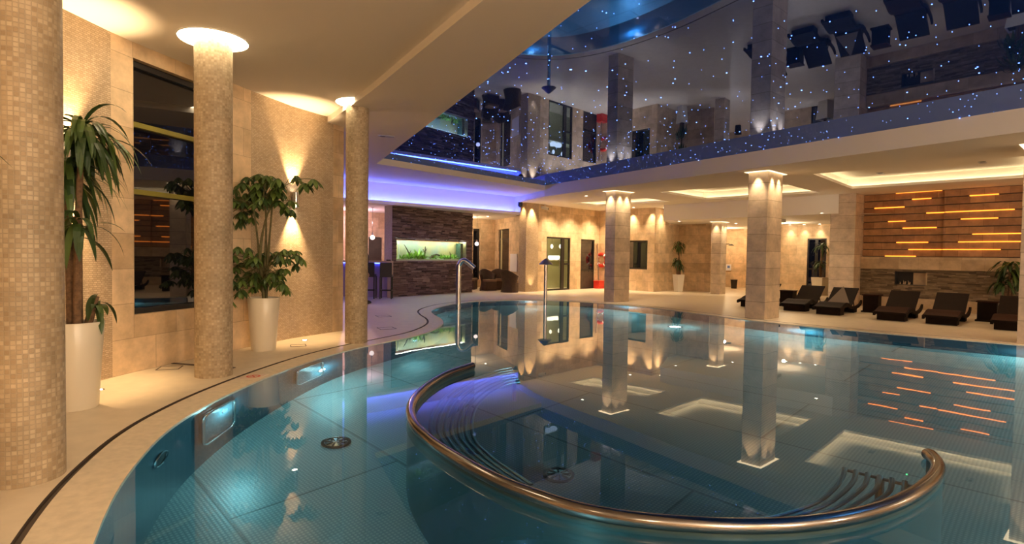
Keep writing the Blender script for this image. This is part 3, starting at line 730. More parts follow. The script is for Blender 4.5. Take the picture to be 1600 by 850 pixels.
def ball_pendant(px, py, dist, ztop, lab):
    d = ray(px,py); t = dist/d.y; c = (d.x*t, dist, HC+d.z*t)
    o = thing('pendant_lamp', lab, 'lamp', c)
    mb = MB(); mb.sphere((0,0,0), .085); mb.build('globe', M['glassball'], o, True)
    mb = MB(); mb.tube([(0,0,.08),(0,0,.17)], [.03,.02], 10); mb.build('holder', M['chrome'], o, True)
    mb = MB(); mb.tube([(0,0,.17),(0,0,ztop-c[2]-.03)], .006, 6); mb.build('cord', M['black'], o)
    mb = MB(); mb.lathe([(0,ztop-c[2]),(.05,ztop-c[2]),(.05,ztop-c[2]-.03),(0,ztop-c[2]-.03)], n=14); mb.build('ceiling_rose', M['chrome'], o)
ball_pendant(582,371,19.6,ZBAR,'round glass pendant lamp hanging over the bar counter')
ball_pendant(745,381,23.3,ZBAR,'round glass pendant lamp in front of the narrow cafe window')
mb = MB(); p = Vector((*aw(-.05,-.3),0)); bot = thing('ashtray', 'small dark dish on the bar counter beside the slate wall', 'dish', (B0.x-.12,B0.y-.02,1.215))
mb.lathe([(0,0),(.07,0),(.08,.04),(.065,.04),(.06,.012),(0,.012)], n=16); mb.build('dish_body', M['black'], bot, True)
# ---- square pillars
PIL = [((3.00,18.27),(3.27,18.0),(3.84,18.42)), ((5.75,13.83),(6.08,13.50),(6.68,14.03)), ((9.12,10.12),(9.45,9.79),(10.05,10.32))]
pnames = ['square travertine pillar in the middle distance at the far end of the pool','large square travertine pillar at the right edge of the pool','square travertine pillar at the far right, mostly out of sight']
PC = []
for (l_, c_, r_), nm in zip(PIL, pnames):
    l_, c_, r_ = Vector(l_), Vector(c_), Vector(r_); k_ = l_+r_-c_; ctr = (l_+r_)/2; PC.append((ctr,l_,c_,r_,k_))
    t = thing('square_pillar', nm, 'pillar', (ctr.x,ctr.y,0), 0, 'square pillars by the pool')
    mb = MB(); mb.prism([tuple(p-ctr) for p in (l_,c_,r_,k_)], 0, ZR); mb.build('shaft', M['trav_pillar'], t)
    mb = MB(); q = [p-ctr for p in (l_,c_,r_,k_)]; o2_ = [p+p.normalized()*.13 for p in q]; i2_ = [p*1.005 for p in q]
    mb.grid([[(p.x,p.y,ZR-.006) for p in i2_+i2_[:1]], [(p.x,p.y,ZR-.006) for p in o2_+o2_[:1]]]); mb.build('light_collar', M['e_collar'], t)
FPc = [((8.14,23.04),(8.42,22.78),(8.80,23.18))]
for (l_, c_, r_) in FPc:
    l_, c_, r_ = Vector(l_), Vector(c_), Vector(r_); k_ = l_+r_-c_; ctr = (l_+r_)/2; PC.append((ctr,l_,c_,r_,k_))
    t = thing('square_pillar', 'smaller travertine pillar at the mouth of the far passage', 'pillar', (ctr.x,ctr.y,0), 0, 'square pillars by the pool')
    mb = MB(); mb.prism([tuple(p-ctr) for p in (l_,c_,r_,k_)], 0, ZALC-.06); mb.build('shaft', M['trav_pillar'], t)
    mb = MB(); q = [p-ctr for p in (l_,c_,r_,k_)]; o2_ = [p+p.normalized()*.12 for p in q]; i2_ = [p*1.005 for p in q]
    mb.grid([[(p.x,p.y,ZALC-.066) for p in i2_+i2_[:1]], [(p.x,p.y,ZALC-.066) for p in o2_+o2_[:1]]]); mb.build('light_collar', M['e_collar'], t)
for k, (ctr,l_,c_,r_,k_) in enumerate(PC):
    zt_ = (ZR if k < 3 else ZALC-.06)-.03
    W = 44 if k < 3 else 30
    for a_, b_ in ((l_,c_),(c_,r_)):
        nn = Vector(((b_-a_).y, -(b_-a_).x)).normalized()
        if nn.dot((a_+b_)/2-ctr) < 0: nn = -nn
        for f_ in ((.5,) if (b_-a_).length < .55 else (.27,.73)):
            q = a_.lerp(b_, f_)+nn*.10
            spot((q.x,q.y,zt_), (q.x-nn.x*.06,q.y-nn.y*.06,0), W, 70, WARM2, 1.0)
# ---- round mosaic columns with ceiling halos
COLS = [((-3.06,3.53),.20,ZL,'thick round mosaic column nearest the camera at the left edge'),((-3.47,6.55),.20,ZL,'round mosaic column second from the left, beside the tall dark window'),((-2.53,9.16),.178,ZL,'slim round mosaic column at the end of the left wall'),((-1.7,.6),.20,ZL,None)]
for (x,y),r,zt_,nm in COLS:
    if nm:
        t = thing('mosaic_column', nm, 'column', (x,y,0), 0, 'round mosaic columns')
        mb = MB(); mb.lathe([(r,0),(r,zt_)], n=48); mb.build('shaft', M['mos_col'], t, True)
        ro = .365 if r > .19 else .34
        mb = MB(); mb.lathe([(r+.004,zt_-.004),(ro,zt_-.004)], n=40); mb.build('halo_light', M['e_halo'], t)
        mb = MB(); mb.lathe([(ro,zt_-.002),(ro+.012,zt_-.002),(ro+.012,zt_-.012),(ro,zt_-.012),(ro,zt_-.002)], n=40); mb.build('halo_rim', M['ceil'], t)
    else:
        point((x,y,zt_-.25), 10, WARM2)  # unseen fill light added near the camera, no column stands here
# ---- wall sconces
def sconce(px, lab, W=130):
    pts = [w[0] for w in WALL]
    for a, b in zip(pts, pts[1:]):
        q = on_line(px, a, b)
        if min(a[1],b[1])-1e-3 <= q[1] <= max(a[1],b[1])+1e-3: break
    dr_ = Vector((b[0]-a[0],b[1]-a[1])).normalized(); n_ = Vector((dr_.y,-dr_.x))
    c = Vector(q)+n_*.085
    o = thing('wall_sconce', lab, 'wall lamp', (c.x,c.y,2.32), math.atan2(n_.y,n_.x), 'up and down wall lamps')
    mb = MB(); mb.lathe([(.0,.12),(.05,.12),(.052,.13),(.052,-.13),(.05,-.12),(0,-.12)], n=20); mb.build('housing', M['steel'], o, True)
    mb = MB(); mb.box((-.06,0,0),(.05,.05,.10)); mb.build('bracket', M['steel'], o)
    mb = MB(); mb.disc((0,0,.121), .045); mb.build('lens', M['e_lens'], o); mb = MB(); mb.disc((0,0,-.121), .045, N=(0,0,-1)); mb.build('lens', M['e_lens'], o)
    for sg in (1,-1):
        z = 2.32+sg*.15
        spot((c.x,c.y,z), (c.x-n_.x*.02*1,c.y-n_.y*.02,z+sg*1), W, 66, WARM, .8, .02)
    return c
sconce(456,'steel up and down wall lamp above the potted umbrella tree')
sconce(100,'steel up and down wall lamp behind the drooping palm')
for (x,y) in ((-5.0,.9),):  # added up and down spots out of view, no sconce built
    for sg in (1,-1): spot((x+.09,y,2.32+sg*.15), (x+.07,y,2.32+sg*1.2), 70, 66, WARM, .8, .02)
# ---- planters
def pot(t, h, rb, rt, mat='pot'):
    mb = MB(); mb.lathe([(0,0),(rb,0),(rb+.006,.012),(rb+(rt-rb)*.55,h*.55),(rt,h-.008),(rt-.004,h),(rt-.018,h),(rt-.022,h-.05),(rt-.03,h-.09)], n=36); p = mb.build('planter', M[mat], t, True)
    mb = MB(); mb.lathe([(rt-.024,h-.055),(rt*.5,h-.045),(0,h-.04)], n=24); mb.build('soil', M['soil'], p)
def clear_wall(mb, loc, gap=.02):
    pts = [w[0] for w in WALL]; out = []
    for v in mb.v:
        X, Y = v[0]+loc[0], v[1]+loc[1]
        for a, b in zip(pts, pts[1:]):
            if a[1] <= Y <= b[1]:
                t_ = Vector((b[0]-a[0],b[1]-a[1])).normalized(); n_ = Vector((t_.y,-t_.x)); dd = (Vector((X,Y))-Vector(a)).dot(n_)
                if dd < gap: X += n_.x*(gap-dd); Y += n_.y*(gap-dd)
                break
        out.append((X-loc[0],Y-loc[1],v[2]))
    mb.v = out
def rosette(mb, c, n, length, width, rnd, droop=(1.2,2.2), el=(.0,1.2)):
    for j in range(n):
        a_ = rnd.uniform(0,2*PI); e_ = rnd.uniform(*el)
        b_ = Vector(c)+Vector((0,0,rnd.uniform(-.16,.06)))
        mb.leaf(b_, (math.cos(a_)*math.cos(e_),math.sin(a_)*math.cos(e_),math.sin(e_)), length*rnd.uniform(.7,1.15), width*rnd.uniform(.8,1.15), rnd.uniform(*droop)*1.7, 8, col=rnd.random()**1.5)
def dracaena(loc, rz, label, h, rb, rt, stems, seed, L=.62, W=.062, n=46, group='dracaena palms in tall planters', square=False, mat='pot'):
    rnd = random.Random(seed)
    t = thing('dracaena_palm', label, 'potted plant', loc, rz, group)
    if square:
        mb = MB(); r0, r1 = rb, rt
        rows = [[(r*sx,r*sy,z) for sx,sy in ((-1,-1),(1,-1),(1,1),(-1,1))] for r,z in ((r0,0),(r1,h),(r1-.02,h),(r1-.02,h-.06))]
        mb.grid(rows, True); p = mb.build('planter', M[mat], t)
        mb = MB(); k = r1-.02; mb.face([(-k,-k,h-.05),(k,-k,h-.05),(k,k,h-.05),(-k,k,h-.05)]); mb.build('soil', M['soil'], p)
    else: pot(t, h, rb, rt, mat)
    for (x0,y0,x1,y1,zt_,nn,ll) in stems:
        mb = MB(); mid = ((x0+x1)/2+rnd.uniform(-.02,.02),(y0+y1)/2+rnd.uniform(-.02,.02),(h+zt_)/2)
        mb.tube(catmull([(x0,y0,h-.06),mid,(x1,y1,zt_)], 5), [.034]*6+[.026]*5, 8); mb.build('stem', M['bark'], t, True)
        mb = MB(); rosette(mb, (x1,y1,zt_), nn, ll, W, rnd); clear_wall(mb, loc) if loc[0] < -2 and rz == 0 else None; mb.build('foliage', M['leaf'], t)
    return t
dracaena((-3.98,5.12,0), 0, 'large drooping dracaena palm in a cream planter behind the nearest column', .79, .17, .225,
         [(.02,.02,.06,.03,2.52,96,.58),(-.06,.03,-.16,.1,2.2,60,.60),(.05,-.04,.10,-.08,1.70,24,.46),(.07,.06,.14,.08,1.02,9,.28)], 4, W=.055)
dracaena((-2.72,2.42,0), 0, 'dracaena palm just outside the left edge, one leaf tip showing', .79, .17, .225, [(.0,.0,.0,.0,2.0,34,.56),(-.05,.03,-.12,.05,1.4,16,.36)], 9, W=.04)
p = at(1058,455.5,0)
dracaena((p.x,p.y-.15,0), .4, 'dracaena palm in a tall square white planter against the far wall', .74, .125, .18, [(0,0,.05,.02,2.05,40,.5),(-.04,.03,-.1,0,1.35,34,.42),(.05,-.03,.1,.05,1.12,24,.36)], 21, W=.055, square=True, mat='white')
p = Vector(PA(along((10.72,25.75),(15.4,21.0),1290),-.5))
dracaena((p.x,p.y,0), .4, 'dracaena palm in a square cream planter beside the dark alcove door', .74, .2, .26, [(0,0,.02,.02,2.05,30,.5),(.0,.05,-.12,.0,1.35,22,.4)], 33, W=.06, square=True)
dracaena((12.95,14.65,0), .7, 'dark leafy palm in a square planter at the far right by the slat wall', .42, .2, .26, [(0,0,-.05,0,1.35,46,.6),(.0,.05,-.15,.1,.95,30,.5),(.05,-.05,.1,-.1,1.1,24,.5)], 41, W=.07, square=True, mat='white')
def umbrella_tree(loc, label):
    rnd = random.Random(17)
    t = thing('umbrella_tree', label, 'potted plant', loc)
    pot(t, .78, .165, .225)
    def whorl(mb, c, nl, ll, tilt):
        a0 = rnd.uniform(0,2*PI)
        for k in range(nl):
            a_ = a0+2*PI*k/nl
            d_ = Vector((math.cos(a_),math.sin(a_),-.25+rnd.uniform(-.2,.15)))+tilt
            mb.leaf(c, d_, ll*rnd.uniform(.8,1.1), ll*.36, rnd.uniform(.5,1.1), 5, col=rnd.random())
    stems = [[(.0,.0,.72),(-.05,.0,1.25),(-.12,.02,1.8),(-.18,.02,2.22)],[(.03,.02,.72),(.05,.02,1.3),(.10,.0,1.85),(.14,0,2.35)],[(-.02,.03,.72),(.0,.05,1.3),(.02,.03,1.9),(.0,.0,2.45)],[(.02,-.03,.72),(-.03,-.05,1.4),(.06,-.02,2.0),(.3,.0,2.42)]]
    for s_ in stems:
        mb = MB(); mb.tube(catmull(s_, 5), [.02]*8+[.014]*8, 7); mb.build('stem', M['gstem'], t, True)
    def cluster(name, spots, ll):
        mb = MB(); st_ = MB()
        for (sx,sy,sz,ex,ey,ez) in spots:
            m_ = ((sx+ex)/2,(sy+ey)/2,(sz+ez)/2+.05)
            st_.tube(catmull([(sx,sy,sz),m_,(ex,ey,ez)], 3), .005, 5)
            whorl(mb, Vector((ex,ey,ez)), rnd.choice([6,7,8]), ll*rnd.uniform(.8,1.15), Vector((0,0,rnd.uniform(-.5,.0))))
        clear_wall(mb, loc); clear_wall(st_, loc); mb.build(name, M['leaf2'], t); st_.build('leaf_stalks', M['gstem'], t)
    up = []
    for k in range(50):
        ex = rnd.uniform(-.60,.34); ez = 2.40+rnd.uniform(-.30,.22)-.22*abs(ex+.05)
        if ex < -.25: ez -= .12
        ey = rnd.uniform(-.3,.3); up.append((-.05+ex*.3,ey*.2,2.1,ex,ey,ez))
    up += [(.3,0,2.42,.62,-.05,2.46),(.3,0,2.42,.74,-.04,2.52),(.3,0,2.42,.46,.05,2.58),(-.2,0,2.0,-.5,-.2,2.05),(-.2,0,2.0,-.42,.1,1.98)]
    lo = []
    for k in range(66):
        ex = rnd.uniform(-.52,.44); ez = 1.18+rnd.uniform(-.30,.34); ey = rnd.uniform(-.32,.32); lo.append((0,0,1.0+.25*rnd.random(),ex,ey,ez))
    lo += [(0,0,1.2,.52,-.1,1.42),(0,0,1.2,.60,-.12,1.36),(0,0,1.0,-.45,-.25,.86),(0,0,1.0,-.38,-.28,.76),(0,0,1.0,-.52,-.2,.95),(0,0,1.2,-.5,0,1.5)]
    cluster('upper_foliage', up, .185); cluster('lower_foliage', lo, .165)
    return t
umbrella_tree((-3.66,8.30,0), 'bushy umbrella tree in a cream planter between the second and third columns')
# ---- whirlpool wall in the pool with rail and tube benches
TUB = catmull([(-.46,7.15),(-.72,6.6),(-.87,5.95),(-.90,5.3),(-.79,4.72),(-.57,4.24),(-.31,3.84),(-.04,3.5),(.2,3.28),(.41,3.13),(.64,3.04),(.9,2.99),(1.19,2.97),(1.49,2.99),(1.81,3.07),(2.13,3.21),(2.46,3.42),(2.77,3.68),(2.96,3.90),(3.05,4.08)], 5)
tb = thing('whirlpool_wall', 'curved steel whirlpool wall with a round handrail standing in the pool', 'pool wall', (0,0,-DEPTH))
lift = lambda p, z: (p.x, p.y, z+DEPTH)
TI = offset(TUB, -.06); TO = TUB
mb = MB(); mb.grid([[lift(p,-DEPTH) for p in TO], [lift(p,.02) for p in TO]]); mb.grid([[lift(p,-DEPTH) for p in TI], [lift(p,.02) for p in TI]])
mb.grid([[lift(p,.02) for p in TO], [lift(p,.02) for p in TI]])
for k in (0,-1): mb.face([lift(TO[k],-DEPTH),lift(TI[k],-DEPTH),lift(TI[k],.02),lift(TO[k],.02)])
mb.build('wall_panel', plain('tub_steel', (.035,.06,.06), .30, metal=.4), tb, True)
mb = MB(); ra = [lift((a+b)/2,.035) for a,b in zip(TO,TI)]
e_ = Vector(ra[-1]); 
mb.tube(ra+[(e_.x+.02,e_.y+.06,e_.z-.01)], .043, 14); mb.build('handrail', plain('handrail_steel', (.20,.185,.18), .18, metal=1), tb, True)
mb = MB(); k = int(len(TO)*.52)
mb.box((TUB[k].x,TUB[k].y-.012,DEPTH-.75),(.02,.02,1.5)); mb.build('seam_strip', M['steel_dark'], tb)
LI = [(.11,6.9),(-.06,6.75),(-.23,6.35),(-.35,5.8),(-.36,5.25),(-.30,4.8),(-.20,4.55),(-.10,4.35),(.16,3.93)]
LO = [(.0,7.62),(-.24,7.36),(-.50,6.85),(-.68,6.2),(-.74,5.6),(-.72,5.05),(-.60,4.62),(-.46,4.33),(-.2,3.92)]
RI = [(2.57,4.27),(2.44,4.08),(2.24,3.86),(2.0,3.66),(1.63,3.48),(1.2,3.40)]
RO = [(2.90,3.95),(2.70,3.70),(2.42,3.52),(2.1,3.34),(1.66,3.16),(1.2,3.08)]
for nm, I_, O_, n_, lab in (('whirlpool_bench',LI,LO,7,'long tube bench of curved steel bars inside the left of the whirlpool wall'),('whirlpool_bench',RI,RO,7,'short tube bench of curved bars at the right end of the whirlpool wall')):
    t = thing(nm, lab, 'bench', (I_[0][0],I_[0][1],-DEPTH), 0, 'underwater tube benches')
    ox, oy = I_[0]
    for k in range(n_):
        f_ = k/(n_-1); z = DEPTH-.40+.10*f_*(1 if I_ is LI else .4)
        pts = [(a[0]+(b[0]-a[0])*f_-ox, a[1]+(b[1]-a[1])*f_-oy, z) for a,b in zip(I_,O_)]
        mb = MB(); mb.tube(catmull(pts, 5), .018, 8); mb.build('bench_bar', M['steel_dark'], t, True)
    for j in ((0,3,6) if I_ is LI else (0,4)):
        mb = MB(); a, b = I_[j], O_[j]; mb.tube([(a[0]-ox,a[1]-oy,DEPTH-.44),(b[0]-ox,b[1]-oy,DEPTH-.44)], .026, 8); mb.build('cross_bar', M['steel_dark'], t, True)
        mb = MB(); m_ = ((a[0]+b[0])/2-ox,(a[1]+b[1])/2-oy); mb.tube([(*m_,0),(*m_,DEPTH-.44)], .03, 8); mb.build('support', M['steel_dark'], t, True)
# pool drains
def drain(p, lab):
    t = thing('pool_drain', lab, 'drain', (p.x,p.y,-DEPTH), 0, 'round drains in the pool floor')
    mb = MB(); mb.lathe([(.15,0),(.15,.02),(.12,.026),(.115,.012),(.115,0)], n=28); mb.build('outer_ring', M['black'], t)
    mb = MB(); mb.lathe([(.115,.012),(.04,.03),(0,.032)], n=28); cv = mb.build('cover', M['steel'], t, True)
    mb = MB()
    for k in range(8): a_ = k*PI/4; mb.box((.075*math.cos(a_),.075*math.sin(a_),.032),(.08,.014,.014), a_)
    mb.build('spokes', M['black'], cv)
drain(uw(525,690,DEPTH), 'round spoked drain in the pool floor left of the whirlpool wall')
drain(uw(873,741,DEPTH), 'round spoked drain in the pool floor inside the whirlpool wall')
# pool lamps: on the left wall and on the far floor
def pool_lamp(c, nrm, lab, W, blue=False, r=.075):
    t = thing('pool_lamp', lab, 'pool lamp', c, 0, 'underwater pool lamps'); n_ = Vector(nrm).normalized()
    R = n_.to_track_quat('Z','Y').to_matrix()
    mb = MB(); mb.lathe([(r*1.35,0),(r*1.35,.012),(r*1.05,.02),(r,.012)], n=24); mb.v = [tuple(R@Vector(v)) for v in mb.v]; bz = mb.build('bezel', M['steel'], t, True)
    mb = MB(); mb.disc((0,0,.014), r); mb.v = [tuple(R@Vector(v)) for v in mb.v]; mb.build('lens', M['e_poolblue' if blue else 'e_pool'], t)
    q = Vector(c)+n_*.16
    if W: point(q, W, COOL, 0)
def wall_pt(px, py):
    """where the refracted sight line meets the left pool wall"""
    best = None
    for k in range(1,150):
        D = k*.01; p = uw(px,py,D)
        for i, e in enumerate(EDGE):
            dd = (e-Vector((p.x,p.y,0))).length
            if best is None or dd < best[0]: best = (dd, D, i)
    i = best[2]; tng = (EDGE[min(i+1,len(EDGE)-1)]-EDGE[max(i-1,0)]).normalized(); n_ = Vector((tng.y,-tng.x,0))
    return Vector((EDGE[i].x,EDGE[i].y,-best[1])), n_
WL = 20
p, n_ = wall_pt(495,577); pool_lamp(p+n_*.01, n_, 'bright round underwater lamp on the left pool wall near the slim column', WL)
p, n_ = wall_pt(348,640); pool_lamp(p+n_*.01, n_, 'small blue underwater lamp on the left pool wall beside the second column', WL*.5, True, .05)
p = uw(1055,510,DEPTH); pool_lamp((p.x,p.y,-DEPTH+.005), (0,0,1), 'round pool floor lamp at the far side, in line with the far planter', WL*1.2, r=.13)
p = uw(1295,522,DEPTH); pool_lamp((p.x,p.y,-DEPTH+.005), (0,0,1), 'round pool floor lamp at the far side, right of the large pillar', WL*1.2, r=.13)
# unseen fill lights added under water to brighten the pool, without fixtures
for (x,y,z,w_) in ((12.3,4.5,-.5,46),(12.3,0,-.5,40),(8,-3.0,-.5,22),(3.5,-3.0,-.5,9),(-.9,1.4,-.6,2.6),(-2.0,15.3,-.5,.7),(.6,18.1,-.5,1.0),(3.4,16.8,-.5,2.4),(9.3,9.5,-.9,3.5),(6.3,12.2,-.9,3),(-1.7,10.0,-.5,.5)):
    point((x,y,z), WL*w_, COOL, 0)
# rounded steel frames on the left pool wall
def wall_frame(px0, px1, z0, z1, lab):
    idx = []
    for px in (px0, px1):
        idx.append(min(range(len(EDGE)), key=lambda i: abs((at(px, 0, 5).x/at(px, 0, 5).y)-EDGE[i].x/EDGE[i].y) if EDGE[i].y < 9.5 and EDGE[i].y > 3 else 9))
    a, b = EDGE[idx[0]], EDGE[idx[1]]; d_ = (b-a); Ln = d_.length; d_.normalize(); n_ = Vector((d_.y,-d_.x,0)); r = .12
    pts = []
    for cx,cz,a0 in ((Ln-r,z1-r,0),(r,z1-r,PI/2),(r,z0+r,PI),(Ln-r,z0+r,1.5*PI)):
        for k in range(6): t_ = a0+PI/2*k/5; pts.append(d_*(cx+r*math.cos(t_))+Vector((0,0,cz+r*math.sin(t_)-z0))+n_*.035)
    t = thing('wall_step_frame', lab, 'pool fitting', (a.x,a.y,z0), 0, 'rounded steel frames on the pool wall')
    mb = MB(); mb.tube(pts+pts[:2], .016, 8, caps=False); mb.build('frame_tube', M['steel'], t, True)
    mb = MB(); mb.face([p-n_*.02 for p in pts]); mb.build('back_plate', plain('pale_steel', (.05,.12,.15), .25, metal=.3), t)
wall_frame(316,362,-1.1,-.22,'rounded steel frame on the left pool wall below the second column')
wall_frame(456,505,-1.0,-.2,'rounded steel frame on the left pool wall around the bright lamp')
p, n_ = wall_pt(250,715); t = thing('inlet_slot', 'dark oval inlet slot in the near left pool wall', 'pool fitting', p)
tg = Vector((-n_.y,n_.x,0)); mb = MB(); mb.face([tg*.13*math.cos(2*PI*k/20)+Vector((0,0,.10*math.sin(2*PI*k/20)))+n_*.01 for k in range(20)]); mb.build('opening', M['black'], t)
mb = MB(); mb.tube([tg*.14*math.cos(2*PI*k/20)+Vector((0,0,.11*math.sin(2*PI*k/20)))+n_*.01 for k in range(21)], .012, 6, False); mb.build('rim', M['steel_dark'], t, True)
# ---- swan-neck spout and mushroom fountain
p = at(716,476,0)
t = thing('swan_neck_spout', 'tall steel swan-neck water spout at the far end of the pool', 'water spout', (p.x,p.y,-.35))
k_ = p.y/F
pts = [(0,0,0),(0,0,1.35),(.02,0,1.52),(.09,-.0,1.615),(.17,0,1.63),(.27,0,1.57),(.45,0,1.42)]
mb = MB(); mb.tube(catmull(pts, 6), .075, 16); mb.build('pipe', M['steel'], t, True)
mb = MB(); mb.lathe([(.1,0),(.1,.3),(.076,.33)], n=20); mb.build('sleeve', M['steel'], t, True)
p = at(852,471.5,0)
t = thing('mushroom_fountain', 'steel mushroom fountain with a conical cap at the far end of the pool', 'fountain', (p.x,p.y,-.35))
mb = MB(); mb.tube([(0,0,0),(0,0,1.52)], .055, 14); mb.build('post', M['steel'], t, True)
mb = MB(); mb.lathe([(0,1.73),(.05,1.70),(.22,1.55),(.23,1.53),(.21,1.53),(.05,1.6)], n=24); mb.build('cap', plain('grey_cap', (.28,.26,.32), .35, metal=.6), t, True)
# ---- cafe chairs and table
def tub_chair(loc, rz, label):
    t = thing('wicker_tub_chair', label, 'armchair', loc, rz, 'wicker tub chairs in the cafe corner')
    mb = MB(); rows = []
    n = 22; a0, a1 = -.15, PI+.15
    for fz in (0,.25,.5,.75,1):
        row = []
        for i in range(n+1):
            th = a0+(a1-a0)*i/n; top = .66+.22*math.sin(max(0,min(PI,th)))**1.5
            r = .28+.09*abs(fz-.45)*2; row.append((r*math.cos(th), r*math.sin(th)*.95, top*fz))
        rows.append(row)
    inner = [[(p[0]*.86,p[1]*.86,p[2]) for p in r] for r in rows[::-1] if r[0][2] > .15]
    mb.grid(rows+inner, uvs=lambda i, j: (i*.05, j*.2)); mb.build('backrest', M['wicker_br'], t, True)
    mb = MB(); mb.prism([(.27*math.cos(a0+(a1-a0)*i/12),.27*math.sin(a0+(a1-a0)*i/12)) for i in range(13)]+[(-.27,-.24),(.27,-.24)], .02, .38); mb.build('base', M['wicker_br'], t)
    mb = MB(); mb.prism([(.25*math.cos(a0+(a1-a0)*i/12),.25*math.sin(a0+(a1-a0)*i/12)) for i in range(13)]+[(-.25,-.26),(.25,-.26)], .38, .46); mb.build('cushion', plain('brown_cushion', (.20,.12,.07), .9), t)
    return t
p = at(762,454.5,0); tub_chair((p.x,p.y+.2,0), .6, 'left wicker tub chair beside the slate wall')
p = at(796,457.5,0); ch = tub_chair((p.x,p.y+.35,0), -.5+PI, 'right wicker tub chair in front of the white notice board')
tub_chair((-.56,23.62,0), .1, 'rear wicker tub chair between the two front ones')
tub_chair((-1.74,23.6,0), 1.4, 'wicker tub chair half hidden by the end of the slate wall')
p = at(766,452.5,0)
t = thing('cafe_table', 'round glass topped cafe table between the wicker tub chairs', 'table', (-1.18,24.35,0))
mb = MB(); mb.lathe([(0,.74),(.4,.74),(.4,.755),(0,.755)], n=28); mb.build('table_top', M['glass'], t)
mb = MB(); mb.lathe([(.24,0),(.2,.04),(.12,.35),(.2,.72),(.22,.74),(0,.74)], n=18); mb.build('pedestal', M['wicker_br'], t, True)
# ---- notice board, cameras, safety gear
a, b = (-.8,25.8), (.28,22.85)
s0, s1 = along(a,b,798.5), along(a,b,809)
c = PS((s0+s1)/2,-.03); angS = math.atan2(b[1]-a[1],b[0]-a[0])
t = thing('notice_board', 'white notice board with a red and a grey symbol on the cafe wall', 'sign', (c[0],c[1],.78), angS)
mb = MB(); mb.box((0,0,.37),((s1-s0),.02,.74)); bd_ = mb.build('board', M['sign'], t)
sg_ = -1 if Vector((math.sin(angS),-math.cos(angS))).dot(Vector(c)) < 0 else 1
mb = MB(); w_ = s1-s0; yy = -.014*sg_
mb.box((-w_*.15,yy,.28),(w_*.35,.006,.10)); mb.build('red_symbol', M['signred'], bd_)
mb = MB(); mb.lathe([(.05,-.003),(.09,-.003),(.09,.003),(.05,.003),(.05,-.003)], n=20); mb.v = [(v[0]+w_*.1, v[2]+yy, v[1]+.60) for v in mb.v]; mb.build('grey_symbol', M['signgrey'], bd_)
mb = MB()
for k in range(4): mb.box((w_*.02,yy,.13-.03*k),(w_*.7,.004,.008))
mb.build('text_lines', M['signgrey'], bd_)
def cam_body(t, mat, dome):
    if dome:
        mb = MB(); mb.lathe([(0,0),(.09,0),(.09,-.05),(.07,-.06)], n=20); mb.build('mount', M['black'], t, True)
        mb = MB(); mb.sphere((0,0,-.10), .095); mb.build('dome', M['black'], t, True)
    else:
        mb = MB(); mb.tube([(0,0,0),(0,0,-.12)], .022, 8); mb.lathe([(0,0),(.05,0),(.05,-.015),(0,-.015)], n=14); mb.build('mount', M['white'], t, True)
        mb = MB(); mb.tube([(-.13,.06,-.12),(.0,0,-.15),(.13,-.06,-.19)], [.065,.07,.065], 14); mb.build('housing', M['white'], t, True)
        mb = MB(); mb.disc((.133,-.062,-.19), .05, N=(.9,-.4,-.2)); mb.build('lens', M['black'], t)
d_ = ray(813,321); k = 21.75/d_.y; t = thing('security_camera', 'dark dome camera at the end of the blue lit ledge', 'camera', (d_.x*k,21.75,HC+d_.z*k+.12)); cam_body(t, None, True)
q = PD(.35,-.12); t = thing('security_camera', 'white bullet camera above the glass double door', 'camera', (q[0],q[1],ZR)); cam_body(t, None, False)
a, b = (4.02,26.1), (6.0,23.8)
sL = along(a,b,941); c = PW(sL,-.05)
t = thing('lifebuoy', 'red lifebuoy on the wall, half hidden by the middle pillar', 'lifebuoy', (c[0],c[1],1.30), aW)
mb = MB(); pts = [(.27*math.cos(2*PI*k/28),0,.27*math.sin(2*PI*k/28)) for k in range(29)]; mb.tube(pts, .075, 12, False); rg_ = mb.build('ring', M['red'], t, True)
for k in range(4):
    a_ = PI/4+k*PI/2; mb = MB(); mb.tube([(.27*math.cos(a_+s_),0,.27*math.sin(a_+s_)) for s_ in (-.13,0,.13)], .079, 12, False); mb.build('white_band', M['sign'], rg_, True)
c = at(935,450.5,0)
t = thing('red_crate', 'red plastic crate on the floor under the lifebuoy', 'crate', (c.x,c.y-.1,0), aD)
mb = MB(); mb.box((0,0,.17),(.40,.30,.33)); mb.build('crate_body', M['red'], t)
mb = MB(); mb.box((0,0,.345),(.43,.33,.03)); mb.box((0,-.155,.12),(.42,.02,.03)); mb.build('rim', M['red'], t)
q0, q1 = PD(o2[1]-.02,-.30), PD(o2[1]+.12,-.06)
t = thing('leaning_pole', 'long pale pole leaning on the wall beside the half glazed door', 'pole', (q0[0],q0[1],0))
mb = MB(); mb.tube([(0,0,.0),(q1[0]-q0[0],q1[1]-q0[1],2.05)], .022, 8); mb.build('shaft', M['steel'], t, True)
mb = MB(); mb.tube([(0,0,.0),(.004,.006,.1)], .032, 8); mb.build('rubber_tip', M['black'], t)
